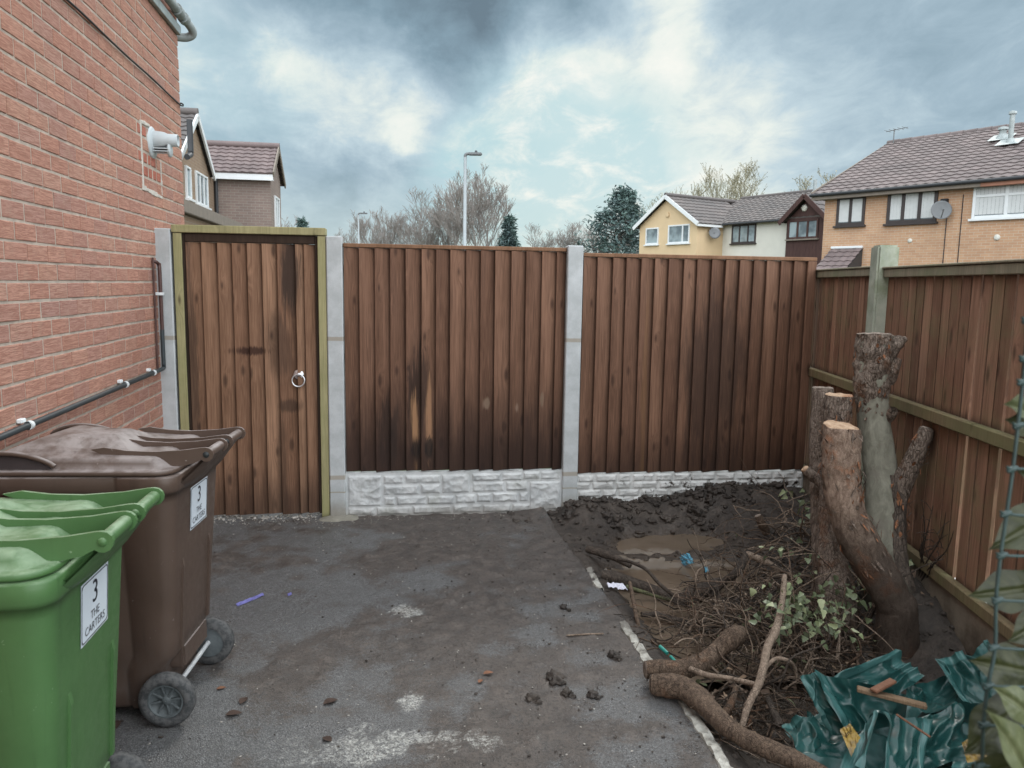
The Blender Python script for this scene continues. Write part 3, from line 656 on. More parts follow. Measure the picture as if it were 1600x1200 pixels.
# ================================================================ WHEELED BINS
def rrect(x0, x1, hw, rc, n=6, groove=0.0):
    pts = []
    for cx, cy, a0 in ((x1-rc, hw-rc, 0), (x0+rc, hw-rc, PI/2), (x0+rc, -hw+rc, PI), (x1-rc, -hw+rc, 1.5*PI)):
        for k in range(n+1):
            a = a0+PI/2*k/n; pts.append((cx+rc*math.cos(a), cy+rc*math.sin(a)))
        if groove and a0 in (0, PI):      # a shallow step half way along each side
            xm = x1-.30*(x1-x0); s = 1 if a0 == 0 else -1
            seq = [(xm+.012, hw*s), (xm, (hw-groove*1.3)*s), (xm-.012, (hw-groove)*s)]
            pts += seq if a0 == 0 else seq[::-1]
    return pts
def loft(mb, rings, closed_top=False, smooth=True):
    n = len(rings[0]); vs = [p for r in rings for p in r]
    mb.add(vs, [(i*n+k, i*n+(k+1) % n, (i+1)*n+(k+1) % n, (i+1)*n+k) for i in range(len(rings)-1) for k in range(n)], smooth)
    if closed_top: mb.add(rings[-1], [tuple(range(n))], False)
def interp(tab, z):
    for i in range(len(tab)-1):
        if z <= tab[i+1][0]:
            t = (z-tab[i][0])/(tab[i+1][0]-tab[i][0]); return [lerp(a, b, t) for a, b in zip(tab[i][1:], tab[i+1][1:])]
    return list(tab[-1][1:])
def text_mesh(body, size):
    cu = bpy.data.curves.new('lettering', 'FONT'); cu.body = body; cu.size = size; cu.align_x = 'CENTER'; cu.resolution_u = 3
    to = bpy.data.objects.new('lettering', cu); COL.objects.link(to); dg = bpy.context.evaluated_depsgraph_get(); me = to.evaluated_get(dg).to_mesh()
    vs = [v.co.copy() for v in me.vertices]; fs = [tuple(p.vertices) for p in me.polygons]
    to.evaluated_get(dg).to_mesh_clear(); bpy.data.objects.remove(to); bpy.data.curves.remove(cu); return vs, fs
TAB = [(.03, -.44, -.035, .195), (.06, -.455, -.030, .205), (.20, -.475, -.022, .214), (.262, -.48, .024, .222), (.60, -.53, .044, .25), (.925, -.585, .062, .275)]
def make_bin(name, label, pm, loc, rz, grip):
    o = thing(name, label, 'wheeled bin', loc, rz)
    mb = MB(); rings = []
    for z in (.03, .045, .06, .12, .20, .23, .262, .32, .40, .50, .60, .70, .80, .88, .925):
        a, b, h = interp(TAB, z)
        if z == .03: a += .02; b -= .02; h -= .02
        rings.append([Vector((x, y, z)) for x, y in rrect(a, b, h, .055, 6, .013)])
    a, b, h = interp(TAB, .925); ng = .013
    for (gx, z) in ((.012, .916), (.022, .920), (.030, .934), (.032, .978), (.026, .985), (-.006, .985)):
        rings.append([Vector((x, y, z)) for x, y in rrect(a-gx, b+gx*.6, h+gx*.8, .06, 6, ng)])
    loft(mb, rings); mb.add([r for r in rings[0]], [tuple(range(len(rings[0])))[::-1]])
    # rear skirt with its recess between the wheels
    mb.box(-.04, .030, -.135, .135, .17, .27, .010); [mb.prism([(.0, .262), (.033, .27), (.052, .60), (.046, .63), (.02, .62)], q-.009, q+.009) for q in (-.15, .15)]
    for s in (-1, 1):       # moulded wheel housing cheek
        mb.box(-.10, -.03, s*.13-.008, s*.13+.008, .05, .24, .004)
    # lip sweeping from the rim up under the handle
    prof = [(.058, .900), (.085, .918), (.115, .945), (.145, .985), (.170, 1.020), (.186, 1.048), (.180, 1.052), (.160, 1.026), (.135, .995), (.105, .962), (.06, .94)]
    def lip(u, v):
        hw = lerp(.255, .206, sm(.0, .8, v)); k = v*5; i = min(4, int(k)); t = k-i; x = lerp(prof[i][0], prof[i+1][0], t); z = lerp(prof[i][1], prof[i+1][1], t)
        e = abs(u*2-1)**4; return (x-.05*e*(1-v), (u*2-1)*hw, z+.01*e)
    mb.grid(24, 12, lip)
    def lip2(u, v): p = lip(1-u, v); return (p[0]-.008, p[1], p[2]+.006)
    mb.grid(24, 12, lip2)
    body = mb.build('body', pm, o, local=True)
    # lid
    mb = MB(); rings = []; x0, x1, hw = -.655, .075, .298
    def hh(x, y):
        h = .098*(1-.62*sm(-.40, -.66, x)); h = lerp(h, .046, sm(-.215, -.135, x)); return h*(1-.10*(y/.3)**2)
    for (ins, z, dome) in ((.020, .984, 0), (.004, .991, 0), (.002, .996, 0), (.004, 1.004, 0), (.010, 1.008, 0), (.026, 1.008, 0), (.034, 1.006, .10), (.042, 1.004, .55), (.052, 1.004, .85), (.066, 1.004, .97), (.085, 1.004, 1)):
        rings.append([Vector((x, y, z+dome*hh(x, y))) for x, y in rrect(x0+ins, x1-ins-(.028*dome), hw-ins, max(.02, .085-ins), 6)])
    base = rings[-1]; cen = Vector((-.29, 0, 0))
    for s in (.9, .78, .64, .48, .30, .12):
        r = []
        for p in base:
            q = cen.lerp(p, s); q.z = 1.004+hh(q.x, q.y)+.004*math.sin(q.x*9); r.append(q)
        rings.append(r)
    loft(mb, rings); mb.add(rings[-1], [tuple(range(len(base)))])
    # the two sunken hinge bays and their fins
    lid = mb.build('lid', pm, o, local=True); recalc(lid)
    fin = [(-.25, 1.070), (-.20, 1.078), (-.12, 1.066), (-.03, 1.062), (.08, 1.068), (.150, 1.078)]+[(.168+.027*math.cos(a), 1.052+.027*math.sin(a)) for a in [PI*.5-PI*1.25*k/8 for k in range(9)]]+[(.120, 1.018), (.05, 1.004), (-.05, 1.0), (-.14, 1.02)]
    for y in (-.205, -.036, .036, .205):
        m = MB(); m.prism(fin, y-.0055, y+.0055)
        h = m.build('hinge_arm', pm, o, local=True)
        m = MB(); m.lathe([(.001, .011), (.009, .010), (.013, .004), (.013, -.004), (.009, -.010), (.001, -.011)], 14, Matrix.Translation((.168, y, 1.052)) @ Matrix.Rotation(PI/2, 4, 'X')); m.build('hinge_bolt', m_brown_dark if grip else pm, h, local=True)
    for y0, y1 in ((-.200, -.042), (.042, .200)):
        m = MB(); m.lathe([(.017, y0), (.019, y0+.006), (.019, y1-.006), (.017, y1)], 16, Matrix.Translation((.168, 0, 1.052)) @ Matrix.Rotation(-PI/2, 4, 'X')); m.build('handle_bar', pm, o, local=True)
    if grip:
        for s in (-1, 1):
            yb = s*(hw-.030)
            m = MB()
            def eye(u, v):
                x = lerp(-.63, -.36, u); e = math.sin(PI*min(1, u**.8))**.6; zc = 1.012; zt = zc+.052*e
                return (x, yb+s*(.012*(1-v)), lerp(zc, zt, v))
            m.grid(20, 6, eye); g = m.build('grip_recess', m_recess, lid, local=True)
            m = MB(); pts = []
            for k in range(22):
                u = k/21; e = math.sin(PI*min(1, (u*.97+.015)**.8))**.6; pts.append((lerp(-.642, -.345, u), yb+s*.010, 1.014+.056*e))
            m.sweep(pts, .0095, 8, sub=1); m.build('grip_rim', pm, lid, local=True)
    # wheels
    m = MB(); m.sweep([(0, -.255, .105), (0, .255, .105)], .010, 10, sub=1); m.build('axle', m_steel, o, local=True)
    for s in (-1, 1):
        Mw = Matrix.Translation((0, s*.243, .105)) @ Matrix.Rotation(-s*PI/2, 4, 'X')
        wh = MB(); wh.lathe([(.066, .018), (.070, .026), (.084, .028), (.098, .024), (.105, .014), (.1055, .0), (.105, -.014), (.098, -.024), (.066, -.026)], 36, Mw)
        wheel = wh.build('wheel', m_rubber, o, local=True)
        hb = MB(); hb.lathe([(.067, .020), (.062, .022), (.058, .016), (.056, .004), (.020, .002), (.017, .012), (.012, .017), (.001, .017)], 28, Mw); hb.lathe([(.067, -.02), (.001, -.02)], 20, Mw)
        for k in range(8):
            a = 2*PI*k/8+.2; hb.bar(Mw @ Vector((.014*math.cos(a), .014*math.sin(a), .008)), Mw @ Vector((.058*math.cos(a), .058*math.sin(a), .012)), .007, .009, .001, up=(Mw.to_3x3() @ Vector((0, 0, 1))))
        hb.build('wheel_hub', m_hub, wheel, local=True)
    # house number label, wrapped on the rear face
    ly0, ly1, lz0, lz1 = -.085, .110, .715, .893
    lab_pos = []
    def wrap(y, z, off):
        a, b, h = interp(TAB, z); rc = .055; x = b+off; 
        yc = -(h-rc)
        if y < yc:
            arc = (yc-y)/rc; ang = min(arc, 1.5); return Vector((b-rc+(rc+off)*math.cos(ang), yc-(rc+off)*math.sin(ang), z))
        return Vector((x, y, z))
    cy_, cz_ = (ly0+ly1)/2, (lz0+lz1)/2; W2, H2 = (ly1-ly0)/2, (lz1-lz0)/2
    def rr_pts(w_, h_, r_, n=5):
        return [(cy_+p[0], cz_+p[1]) for p in [(sx*(w_-r_)+r_*math.cos(a0+PI/2*k/n), sy*(h_-r_)+r_*math.sin(a0+PI/2*k/n)) for sx, sy, a0 in ((1, 1, 0), (-1, 1, PI/2), (-1, -1, PI), (1, -1, 1.5*PI)) for k in range(n+1)]]
    def strip(mbx, outer, inner, off):
        n = len(outer); mbx.add([wrap(y, z, off) for y, z in outer+inner], [(k, (k+1) % n, n+(k+1) % n, n+k) for k in range(n)])
    m = MB(); m.grid(16, 12, lambda u, v: wrap(lerp(ly0+.002, ly1-.002, u), lerp(lz0+.002, lz1-.002, v), .0022), smooth=True)
    lb = m.build('address_label', m_label, o, local=True)
    m = MB()
    def dense(pp):
        q = []
        for i in range(len(pp)):
            a, b = pp[i], pp[(i+1) % len(pp)]; L = math.dist(a, b); k = max(1, int(L/.02))
            q += [(lerp(a[0], b[0], t/k), lerp(a[1], b[1], t/k)) for t in range(k)]
        return q
    oo = dense(rr_pts(W2-.006, H2-.006, .012)); ii = [(cy_+(y-cy_)*(W2-.0095)/(W2-.006), cz_+(z-cz_)*(H2-.0095)/(H2-.006)) for y, z in oo]
    strip(m, oo, ii, .0030)
    for body_, size, dz in (('3', .092, .008), ('THE', .034, -.034), ('CARTERS', .034, -.068)):
        vs, fs = text_mesh(body_, size); m.add([wrap(cy_+v.x, cz_+dz+v.y, .0031) for v in vs], fs)
    m.build('lettering', m_ink, lb, local=True)
    return o
m_brown_dark = plain('hinge bolt plastic', (.03, .035, .036), .5, .35, .1)
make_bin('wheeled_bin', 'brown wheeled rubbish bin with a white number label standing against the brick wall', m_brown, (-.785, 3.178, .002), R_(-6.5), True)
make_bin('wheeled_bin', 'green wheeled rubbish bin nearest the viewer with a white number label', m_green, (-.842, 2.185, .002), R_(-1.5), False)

# ================================================================ KERB
m_kerb = concrete('broken white edging', (.34, .33, .29), (.60, .59, .54), moss=((.07, .06, .05), .40, .58))
def kerb_piece(pxs, wd, label):
    pts = [Z(x, y, .01) for x, y in pxs]; o = thing('edging_kerb', label, 'kerb edging', pts[0], 0, 'broken concrete edging of the drive')
    mb = MB(); n = 26; nv = 4
    def fn(u, v):
        k = u*(len(pts)-1); i = min(len(pts)-2, int(k)); p = pts[i].lerp(pts[i+1], k-i); d = (pts[i+1]-pts[i]).normalized(); sd = Vector((d.y, -d.x, 0))
        e = min(u, 1-u)*len(pts)*3; ww = wd*min(1, e+.35)*(1+.55*N(p.x*14, p.y*14, v)); q = p+sd*((v-.35)*ww)
        z = .008+.016*N(q.x*22, q.y*22, 5)-(.11 if v > .9 else (.03 if v < .1 else 0)); return (q.x, q.y, z)
    mb.grid(n, nv, fn, smooth=False); mb.build('kerb_stone', m_kerb, o)
kerb_piece([(921, 886), (931, 903), (941, 918)], .075, 'short broken white edging piece at the far end of the drive edge')
kerb_piece([(975, 968), (988, 990), (1004, 1012), (1020, 1035), (1030, 1050)], .085, 'long broken white edging piece above the two sawn logs')
kerb_piece([(1062, 1082), (1078, 1104), (1098, 1130), (1120, 1165), (1142, 1200), (1160, 1235)], .085, 'long broken edging piece at the near end of the drive edge')

# ================================================================ TREE STUMP
m_bark_rough = bark('rough torn bark', (.11, .082, .066), (.31, .25, .205), patch=((.20, .115, .075), .52, .66), sc=26, st=1.0)
m_bark_smooth = bark('smooth grey green bark', (.17, .165, .13), (.29, .285, .23), patch=((.20, .18, .15), .5, .75), sc=14, st=.4, crack=.0, lowdark=(.1, .45, (.05, .042, .032)))
m_bark_front = bark('stripped reddish bark', (.17, .115, .086), (.38, .285, .22), patch=((.33, .155, .085), .52, .64), sc=24, st=.9, crack=.25, lowdark=(.30, .70, (.030, .025, .021)))
m_bark_dark = bark('dark damp bark', (.07, .057, .048), (.17, .135, .11), patch=((.22, .10, .05), .56, .66), sc=20, st=.9)
m_root = bark('root bark', (.068, .048, .036), (.185, .132, .095), patch=((.17, .095, .058), .56, .70), sc=34, st=.7)
m_root_pale = bark('pale root', (.16, .12, .09), (.31, .24, .185), sc=30, st=.5)
m_root_dark = bark('muddy root', (.040, .032, .027), (.10, .08, .065), sc=30, st=.7)
w = W('fresh sawn wood', .85, .2); c = w.co(); n = w.noise(c, 28, 6, .7); col = w.mix(w.mr(n, .3, .7), (.27, .165, .10), (.50, .36, .25)); col = w.mix(w.mr(w.noise(c, 9, 4), .52, .7), col, (.33, .17, .10)); w.color(col); w.bump(n, .6, .006); m_cut = w.m
w = W('weathered sawn wood', .85, .2); c = w.co(); n = w.noise(c, 28, 6, .7); w.color(w.mix(w.mr(n, .3, .7), (.14, .11, .09), (.30, .25, .21))); w.bump(n, .6, .006); m_cut_old = w.m
st = thing('tree_stump', 'many stemmed sawn tree stump in the soil by the right fence', 'tree stump', (2.72, 3.62, .05))
def trunk(name, px, mat, n=22, jit=.10, cutmat=None, tilt=None, fr=10, label=None):
    pts = [D(x, y, dp) for x, y, r, dp in px]; rad = [r*dp/FPX for x, y, r, dp in px]
    pts = pts[::-1]; rad = rad[::-1]
    if len(px) > 5 and name == 'trunk': pts.insert(0, pts[0]+Vector((0, 0, -.35))); rad.insert(0, rad[0]*1.15)
    n *= 2
    mb = MB(); end = mb.sweep(pts, rad, n, 9, jit, fr, tilt=tilt)
    mb.f.pop(); mb.sm.pop(); mb.mi.pop()
    t = mb.build(name, mat, st)
    if label: t['label'] = label
    if cutmat:
        m2 = MB(); cc = sum(end, Vector())/n; rings = []; nrm = (end[n//4]-cc).cross(end[0]-cc).normalized()
        if nrm.z < 0: nrm.negate()
        for s, h in ((1.0, 0), (.93, .006), (.7, .010), (.4, .007), (.12, .012)):
            rings.append([cc.lerp(p, s)+nrm*(h+.006*N(p.x*30*s, p.y*30*s, s*3)) for p in end])
        loft(m2, rings, True); m2.build('cut_face', cutmat, t)
    return t
trunk('trunk', [(1368, 529, 26, 4.12), (1366, 555, 27, 4.12), (1362, 590, 25, 4.12), (1363, 625, 23, 4.12), (1366, 665, 24, 4.12), (1372, 705, 24, 4.11), (1376, 745, 24, 4.10), (1379, 790, 25, 4.08), (1382, 840, 27, 4.06), (1385, 890, 32, 4.04), (1388, 935, 40, 4.0)], m_bark_smooth, jit=.05, cutmat=m_cut_old, tilt=Vector((.15, -.1, .1)))
# rough sleeve of knobbly bark round the top of the tall stem
trunk('bark_knob', [(1367, 524, 25, 4.11), (1366, 540, 27, 4.11), (1365, 560, 27.2, 4.11), (1362, 580, 26, 4.11), (1361, 600, 24.5, 4.115), (1362, 625, 23.3, 4.12), (1364, 650, 22, 4.12)], m_bark_rough, n=36, jit=.20, fr=15, cutmat=m_cut_old)
trunk('branch_spur', [(1413, 530, 5, 4.08), (1405, 534, 11, 4.08), (1394, 545, 13, 4.08), (1383, 560, 14, 4.1)], m_bark_rough, n=12, jit=.3, cutmat=m_cut_old)
trunk('branch_spur', [(1404, 560, 6, 4.06), (1396, 575, 10, 4.07), (1385, 598, 11, 4.1)], m_bark_rough, n=12, jit=.3)
trunk('trunk', [(1400, 742, 14, 4.04), (1402, 770, 13, 4.03), (1403, 800, 13, 4.02), (1402, 840, 14, 4.0), (1403, 890, 17, 3.98), (1405, 930, 22, 3.96)], m_bark_dark, jit=.18, n=16)
trunk('branch_stub', [(1448, 671, 11, 3.98), (1440, 690, 13, 3.98), (1430, 712, 13, 3.99), (1420, 735, 14, 4.0), (1408, 758, 16, 4.03), (1400, 782, 15, 4.05)], m_bark_rough, n=16, jit=.14, cutmat=m_cut_old)
trunk('branch_spur', [(1398, 640, 5, 4.02), (1392, 648, 8, 4.05), (1380, 662, 9, 4.1)], m_bark_rough, n=10, jit=.3)
trunk('trunk', [(1316, 668, 27.5, 3.75), (1315, 690, 28, 3.75), (1314, 720, 28, 3.75), (1316, 755, 28, 3.75), (1321, 790, 27, 3.74), (1331, 822, 28, 3.73), (1346, 852, 30, 3.72), (1364, 882, 29, 3.70), (1381, 910, 28, 3.67), (1394, 936, 28, 3.66), (1402, 962, 30, 3.67)], m_bark_front, n=26, jit=.10, cutmat=m_cut, tilt=Vector((-.05, .32, -.1)))
trunk('trunk', [(1310, 618, 21, 4.10), (1309, 645, 21, 4.10), (1307, 690, 20, 4.10), (1304, 740, 20, 4.08), (1300, 790, 20, 4.06), (1298, 840, 21, 4.03), (1302, 890, 24, 3.98), (1306, 930, 30, 3.95)], m_bark_rough, n=20, jit=.14, cutmat=m_cut, tilt=Vector((0, .1, .05)))
trunk('trunk', [(1286, 607, 16, 4.28), (1284, 640, 16, 4.28), (1281, 680, 16, 4.27), (1280, 720, 15, 4.25), (1281, 760, 15, 4.22), (1285, 810, 17, 4.18), (1290, 870, 20, 4.12), (1296, 910, 26, 4.1)], m_bark_rough, n=18, jit=.12, cutmat=m_cut_old)
trunk('branch_stub', [(1258, 733, 6.5, 4.14), (1266, 741, 8, 4.14), (1280, 750, 9, 4.12), (1296, 762, 10, 4.06)], m_bark_rough, n=12, jit=.15, cutmat=m_cut)

# loose strips of bark lifting off the stems
rf_ = random.Random(17); mb = MB()
def flakes(ax, k, L):
    for _ in range(k):
        i = rf_.randrange(len(ax)-1); t = rf_.random(); x, y, r, dp = [lerp(a, b, t) for a, b in zip(ax[i], ax[i+1])]
        c = D(x, y, dp); axis = (D(*ax[i+1][:2], ax[i+1][3])-D(*ax[i][:2], ax[i][3])).normalized(); a = rf_.uniform(-1.9, 1.9)
        s1 = axis.cross(FW).normalized(); rad = (-FW*math.cos(a)+s1*math.sin(a)).normalized(); rad = (rad-axis*rad.dot(axis)).normalized()
        p = c+rad*(r*dp/FPX*1.01); d = (axis*rf_.choice([-1, 1])+rad*rf_.uniform(.05, .5)+s1*rf_.uniform(-.3, .3)); mb.leaf(p, d, rad, L*rf_.uniform(.4, 1.3), rf_.uniform(.006, .018), rf_.uniform(-.5, .2), rf_.choice([0, 0, 1]))
flakes([(1316, 672, 27.5, 3.75), (1314, 720, 28, 3.75), (1316, 755, 28, 3.75), (1321, 790, 27, 3.74), (1346, 852, 30, 3.72), (1381, 910, 29, 3.67)], 90, .05)
flakes([(1367, 530, 26, 4.10), (1365, 560, 27, 4.11), (1361, 600, 25, 4.11), (1364, 650, 23, 4.12)], 60, .035)
flakes([(1310, 622, 21, 4.10), (1307, 690, 20, 4.10), (1300, 790, 20, 4.06)], 40, .04); flakes([(1404, 745, 14, 4.04), (1403, 800, 14, 4.02), (1402, 850, 15, 4.0)], 45, .05); flakes([(1444, 680, 12, 3.98), (1420, 735, 14, 4.0)], 25, .04)
tag(mb.build('peeling_bark', [m_bark_rough, bark('torn orange bark', (.20, .085, .045), (.36, .18, .10), sc=30, st=.5)], st), kind='stuff')
# ================================================================ LOGS, BRANCHES AND ROOTS IN THE PIT
def surf(x, y): return max(pit_h(x, y), -.090)
def stick(name, label, cat, px, mat, group=None, n=10, jit=.1, cut=None, sub=4, fr=16, zs=None):
    pts = []; rad = []
    for i, q in enumerate(px):
        x, y, r, z = q; p = Z(x, y, z); pts.append(p); rad.append(r*(p-EYE).dot(FW)/FPX)
    mb = MB(); e = mb.sweep(pts, rad, n, sub, jit, fr, capmi=0)
    o = mb.build(name, mat); tag(o, label, cat, group); 
    if cut:
        m2 = MB(); a = pts[0]; dd = (pts[0]-pts[1]).normalized(); sdv = dd.cross(Vector((0, 0, 1))).normalized(); uv = sdv.cross(dd); ring = []
        for s, h in ((.98, .001), (.8, .006), (.3, .004)): ring.append([a+dd*h+(sdv*math.cos(2*PI*k/n*1.0)+uv*math.sin(2*PI*k/n))*(rad[0]*s*(1+.08*N(k, s))) for k in range(n)])
        loft(m2, ring, True); MW[o.name] = Matrix.Identity(4); m2.build('cut_face', cut, o)
    return o
stick('sawn_root', 'long reddish sawn root curving toward the viewer along the drive edge', 'root', [(1018, 1068, 15, .05), (1040, 1070, 18, .055), (1068, 1076, 19, .06), (1092, 1092, 18, .06), (1118, 1118, 16, .05), (1150, 1146, 15, .04), (1190, 1166, 16, .04), (1235, 1184, 15, .04), (1290, 1215, 14, .03)], m_root, n=16, jit=.14, cut=m_cut_old)
stick('sawn_root', 'thick short sawn root lying just above the long reddish root', 'root', [(1009, 1046, 14, .07), (1030, 1046, 15, .07), (1058, 1047, 15, .06), (1085, 1040, 15, .05), (1108, 1028, 14, .06), (1124, 1014, 14, .08), (1140, 1000, 15, .12), (1147, 992, 15, .14)], m_root, n=16, jit=.14, cut=m_cut_old)
RG = 'bare roots and branches in the pit'
stick('root', 'pale forked root rising upright in front of the leafy tangle', 'root', [(1160, 1135, 4.5, .02), (1168, 1105, 5.5, .07), (1184, 1072, 6.5, .12), (1192, 1045, 7, .16), (1200, 1010, 6.5, .2), (1212, 985, 6, .24), (1222, 940, 5, .28), (1226, 900, 4, .30)], m_root_pale, RG, jit=.16)
stick('root', 'thin pale root reaching left from the forked upright root', 'root', [(1182, 1070, 4, .12), (1160, 1064, 3.6, .11), (1130, 1058, 3.6, .10), (1105, 1055, 4.5, .08), (1078, 1045, 5, .08)], m_root_pale, RG, jit=.1)
stick('root', 'crooked pale root reaching right from the forked upright root', 'root', [(1190, 1050, 3.5, .14), (1210, 1030, 3, .18), (1228, 1031, 3, .18), (1240, 1040, 3, .14), (1246, 1062, 2.4, .08)], m_root_pale, RG, jit=.1)
stick('branch', 'dark muddy branch lying along the far edge of the puddle by the drive', 'branch', [(918, 858, 6, .02), (940, 864, 7, .02), (962, 872, 6, .0), (985, 885, 3.5, -.02)], m_root_dark, RG, jit=.2)
stick('branch', 'thick black rotting branch between the drive edge and the puddle', 'branch', [(940, 898, 8, .0), (965, 905, 11, -.02), (1000, 916, 11, -.06), (1030, 927, 9, -.08), (1052, 938, 5, -.09)], m_root_dark, RG, jit=.22)
stick('branch', 'long arched thin dark branch over the left side of the puddle', 'branch', [(966, 874, 2.5, .03), (985, 878, 2.5, .05), (1010, 890, 2.8, .06), (1030, 912, 3, .02), (1056, 934, 3.2, -.06)], m_root_dark, RG, jit=.1)
stick('branch', 'greenish thin stick crossing the muddy bank below the white paper', 'branch', [(978, 916, 3, -.0), (1005, 925, 3, -.03), (1035, 934, 3, -.07), (1052, 938, 2, -.08)], bark('green stick bark', (.07, .075, .04), (.13, .13, .07), sc=30, st=.3), RG, jit=.1)
stick('branch', 'straight brown stick leaning upright on the left bank of the pit', 'branch', [(999, 985, 3.2, -.04), (994, 960, 3.4, .02), (988, 930, 3.4, .06), (984, 910, 3, .10)], m_root, RG, jit=.08)
stick('branch', 'dark knotted branch lying across the middle of the puddle', 'branch', [(1002, 960, 4, -.04), (1030, 961, 5.5, -.05), (1050, 968, 6, -.06), (1068, 970, 5, -.06), (1090, 978, 3, -.07)], m_root_dark, RG, jit=.2)
stick('branch', 'brown branch bending up at the right end of the puddle', 'branch', [(1110, 930, 4, -.08), (1128, 912, 6, -.02), (1150, 895, 6.5, .06), (1160, 880, 6, .1), (1164, 868, 5, .13), (1156, 858, 2.5, .16)], m_root_dark, RG, jit=.16)
stick('branch', 'orange broken branch end poking out of the tangle toward the fence', 'branch', [(1168, 866, 5.5, .10), (1185, 873, 5.5, .10), (1204, 882, 5, .09), (1224, 894, 4, .06)], m_root_pale, RG, jit=.12, cut=m_cut)
stick('root', 'black gnarled root ball rising from the middle of the puddle', 'root', [(1052, 940, 6, -.08), (1070, 936, 13, -.06), (1088, 926, 15, -.05), (1106, 918, 10, -.05), (1125, 908, 6, -.04)], m_root_dark, RG, n=14, jit=.35)
stick('branch', 'stubby broken stake poking from the soil by the gravel board', 'branch', [(1184, 806, 5.5, .20), (1190, 818, 7, .15), (1197, 832, 7, .08)], m_root, RG, jit=.2, cut=m_cut_old)
stick('root', 'round knobbly root end beside the short sawn root', 'root', [(1128, 1000, 9, .10), (1140, 998, 15, .12), (1150, 992, 15, .13), (1158, 985, 8, .12)], m_root, RG, n=14, jit=.2)
stick('branch', 'dark branch running from under the forked root toward the tarpaulin', 'branch', [(1150, 1075, 5, .0), (1142, 1100, 6, -.02), (1128, 1120, 6, -.03), (1120, 1135, 4, -.04)], m_root, RG, jit=.15)
stick('branch', 'short reddish branch half buried left of the tarpaulin', 'branch', [(1200, 1090, 4, .06), (1208, 1112, 6, .03), (1218, 1135, 7, .0)], m_root_dark, RG, jit=.2)
# tangle nobody could count
rt = random.Random(11)
def curl(mb, p, d, L, r, n=5, wig=.5, zmin=True, segs=9, drop=.1):
    pts = [p.copy()]; q = p.copy(); d = d.normalized()
    for i in range(segs):
        d = (d+Vector((rt.uniform(-wig, wig), rt.uniform(-wig, wig), rt.uniform(-wig, wig)*.7-drop))).normalized(); q = q+d*(L/segs)
        if zmin: q.z = max(q.z, surf(q.x, q.y)+.004)
        pts.append(q.copy())
    mb.sweep(pts, [lerp(r, r*.35, i/segs) for i in range(segs+1)], n, 2)
mbs = [MB(), MB(), MB()]
def rand_px(cx, cy, sx, sy): return rt.gauss(cx, sx), rt.gauss(cy, sy)
for i in range(820):
    cx, cy, sx, sy, zt = rt.choice([(1200, 920, 45, 40, .30), (1170, 960, 50, 30, .18), (1120, 965, 35, 25, .06), (1250, 960, 40, 35, .2), (1210, 1010, 45, 30, .1), (1290, 1000, 40, 30, .12), (1180, 1080, 30, 30, .05), (1240, 870, 30, 30, .2)])
    x, y = rand_px(cx, cy, sx, sy); p = Z(x, y, 0.0)
    if p.x < 1.3 or p.x > 2.75: continue
    p.z = surf(p.x, p.y)+rt.uniform(.01, 1.0)*zt
    d = Vector((rt.uniform(-1, 1), rt.uniform(-1, 1), rt.uniform(-.2, .6)))
    k = rt.choices([0, 1, 2], [.4, .35, .25])[0]
    curl(mbs[k], p, d, rt.uniform(.15, .6), rt.choice([.002, .0025, .003, .004, .005, .007]), 5, rt.choice([.25, .5, .7]))
for m, mt in zip(mbs, (m_root, m_root_dark, m_root_pale)): pass
allr = MB()
for k, m in enumerate(mbs):
    b = len(allr.v); allr.v += m.v; allr.f += [tuple(i+b for i in f) for f in m.f]; allr.sm += m.sm; allr.mi += [k]*len(m.f)
o = allr.build('root_tangle', [m_root, m_root_dark, m_root_pale]); tag(o, 'mass of fine curling roots and twigs torn up in the pit', 'root tangle', kind='stuff')
mb = MB()
for i in range(420):
    x, y = rand_px(*rt.choice([(1220, 930, 70, 50), (1150, 1000, 60, 50), (1300, 980, 60, 40), (1180, 1090, 50, 40), (1330, 960, 60, 40)])); p = Z(x, y, 0)
    if p.x < 1.28 or p.x > 2.8: continue
    p.z = surf(p.x, p.y)+rt.uniform(.004, .10)
    mb.leaf(p, (rt.uniform(-1, 1), rt.uniform(-1, 1), rt.uniform(-.4, .4)), (rt.uniform(-.6, .6), rt.uniform(-.6, .6), 1), rt.uniform(.02, .05), rt.uniform(.012, .028), rt.uniform(0, .6), rt.choice([0, 0, 0, 1, 2]))
tag(mb.build('leaf_litter', [plain('rotting leaf litter', (.085, .058, .042), .85, .2, .4, 30), plain('pale wood chips', (.27, .19, .13), .85, .2, .3, 30), plain('greenish litter', (.10, .11, .06), .8, .2, .4, 30)]), 'rotting leaves and wood chips strewn through the roots', 'leaf litter', kind='stuff')
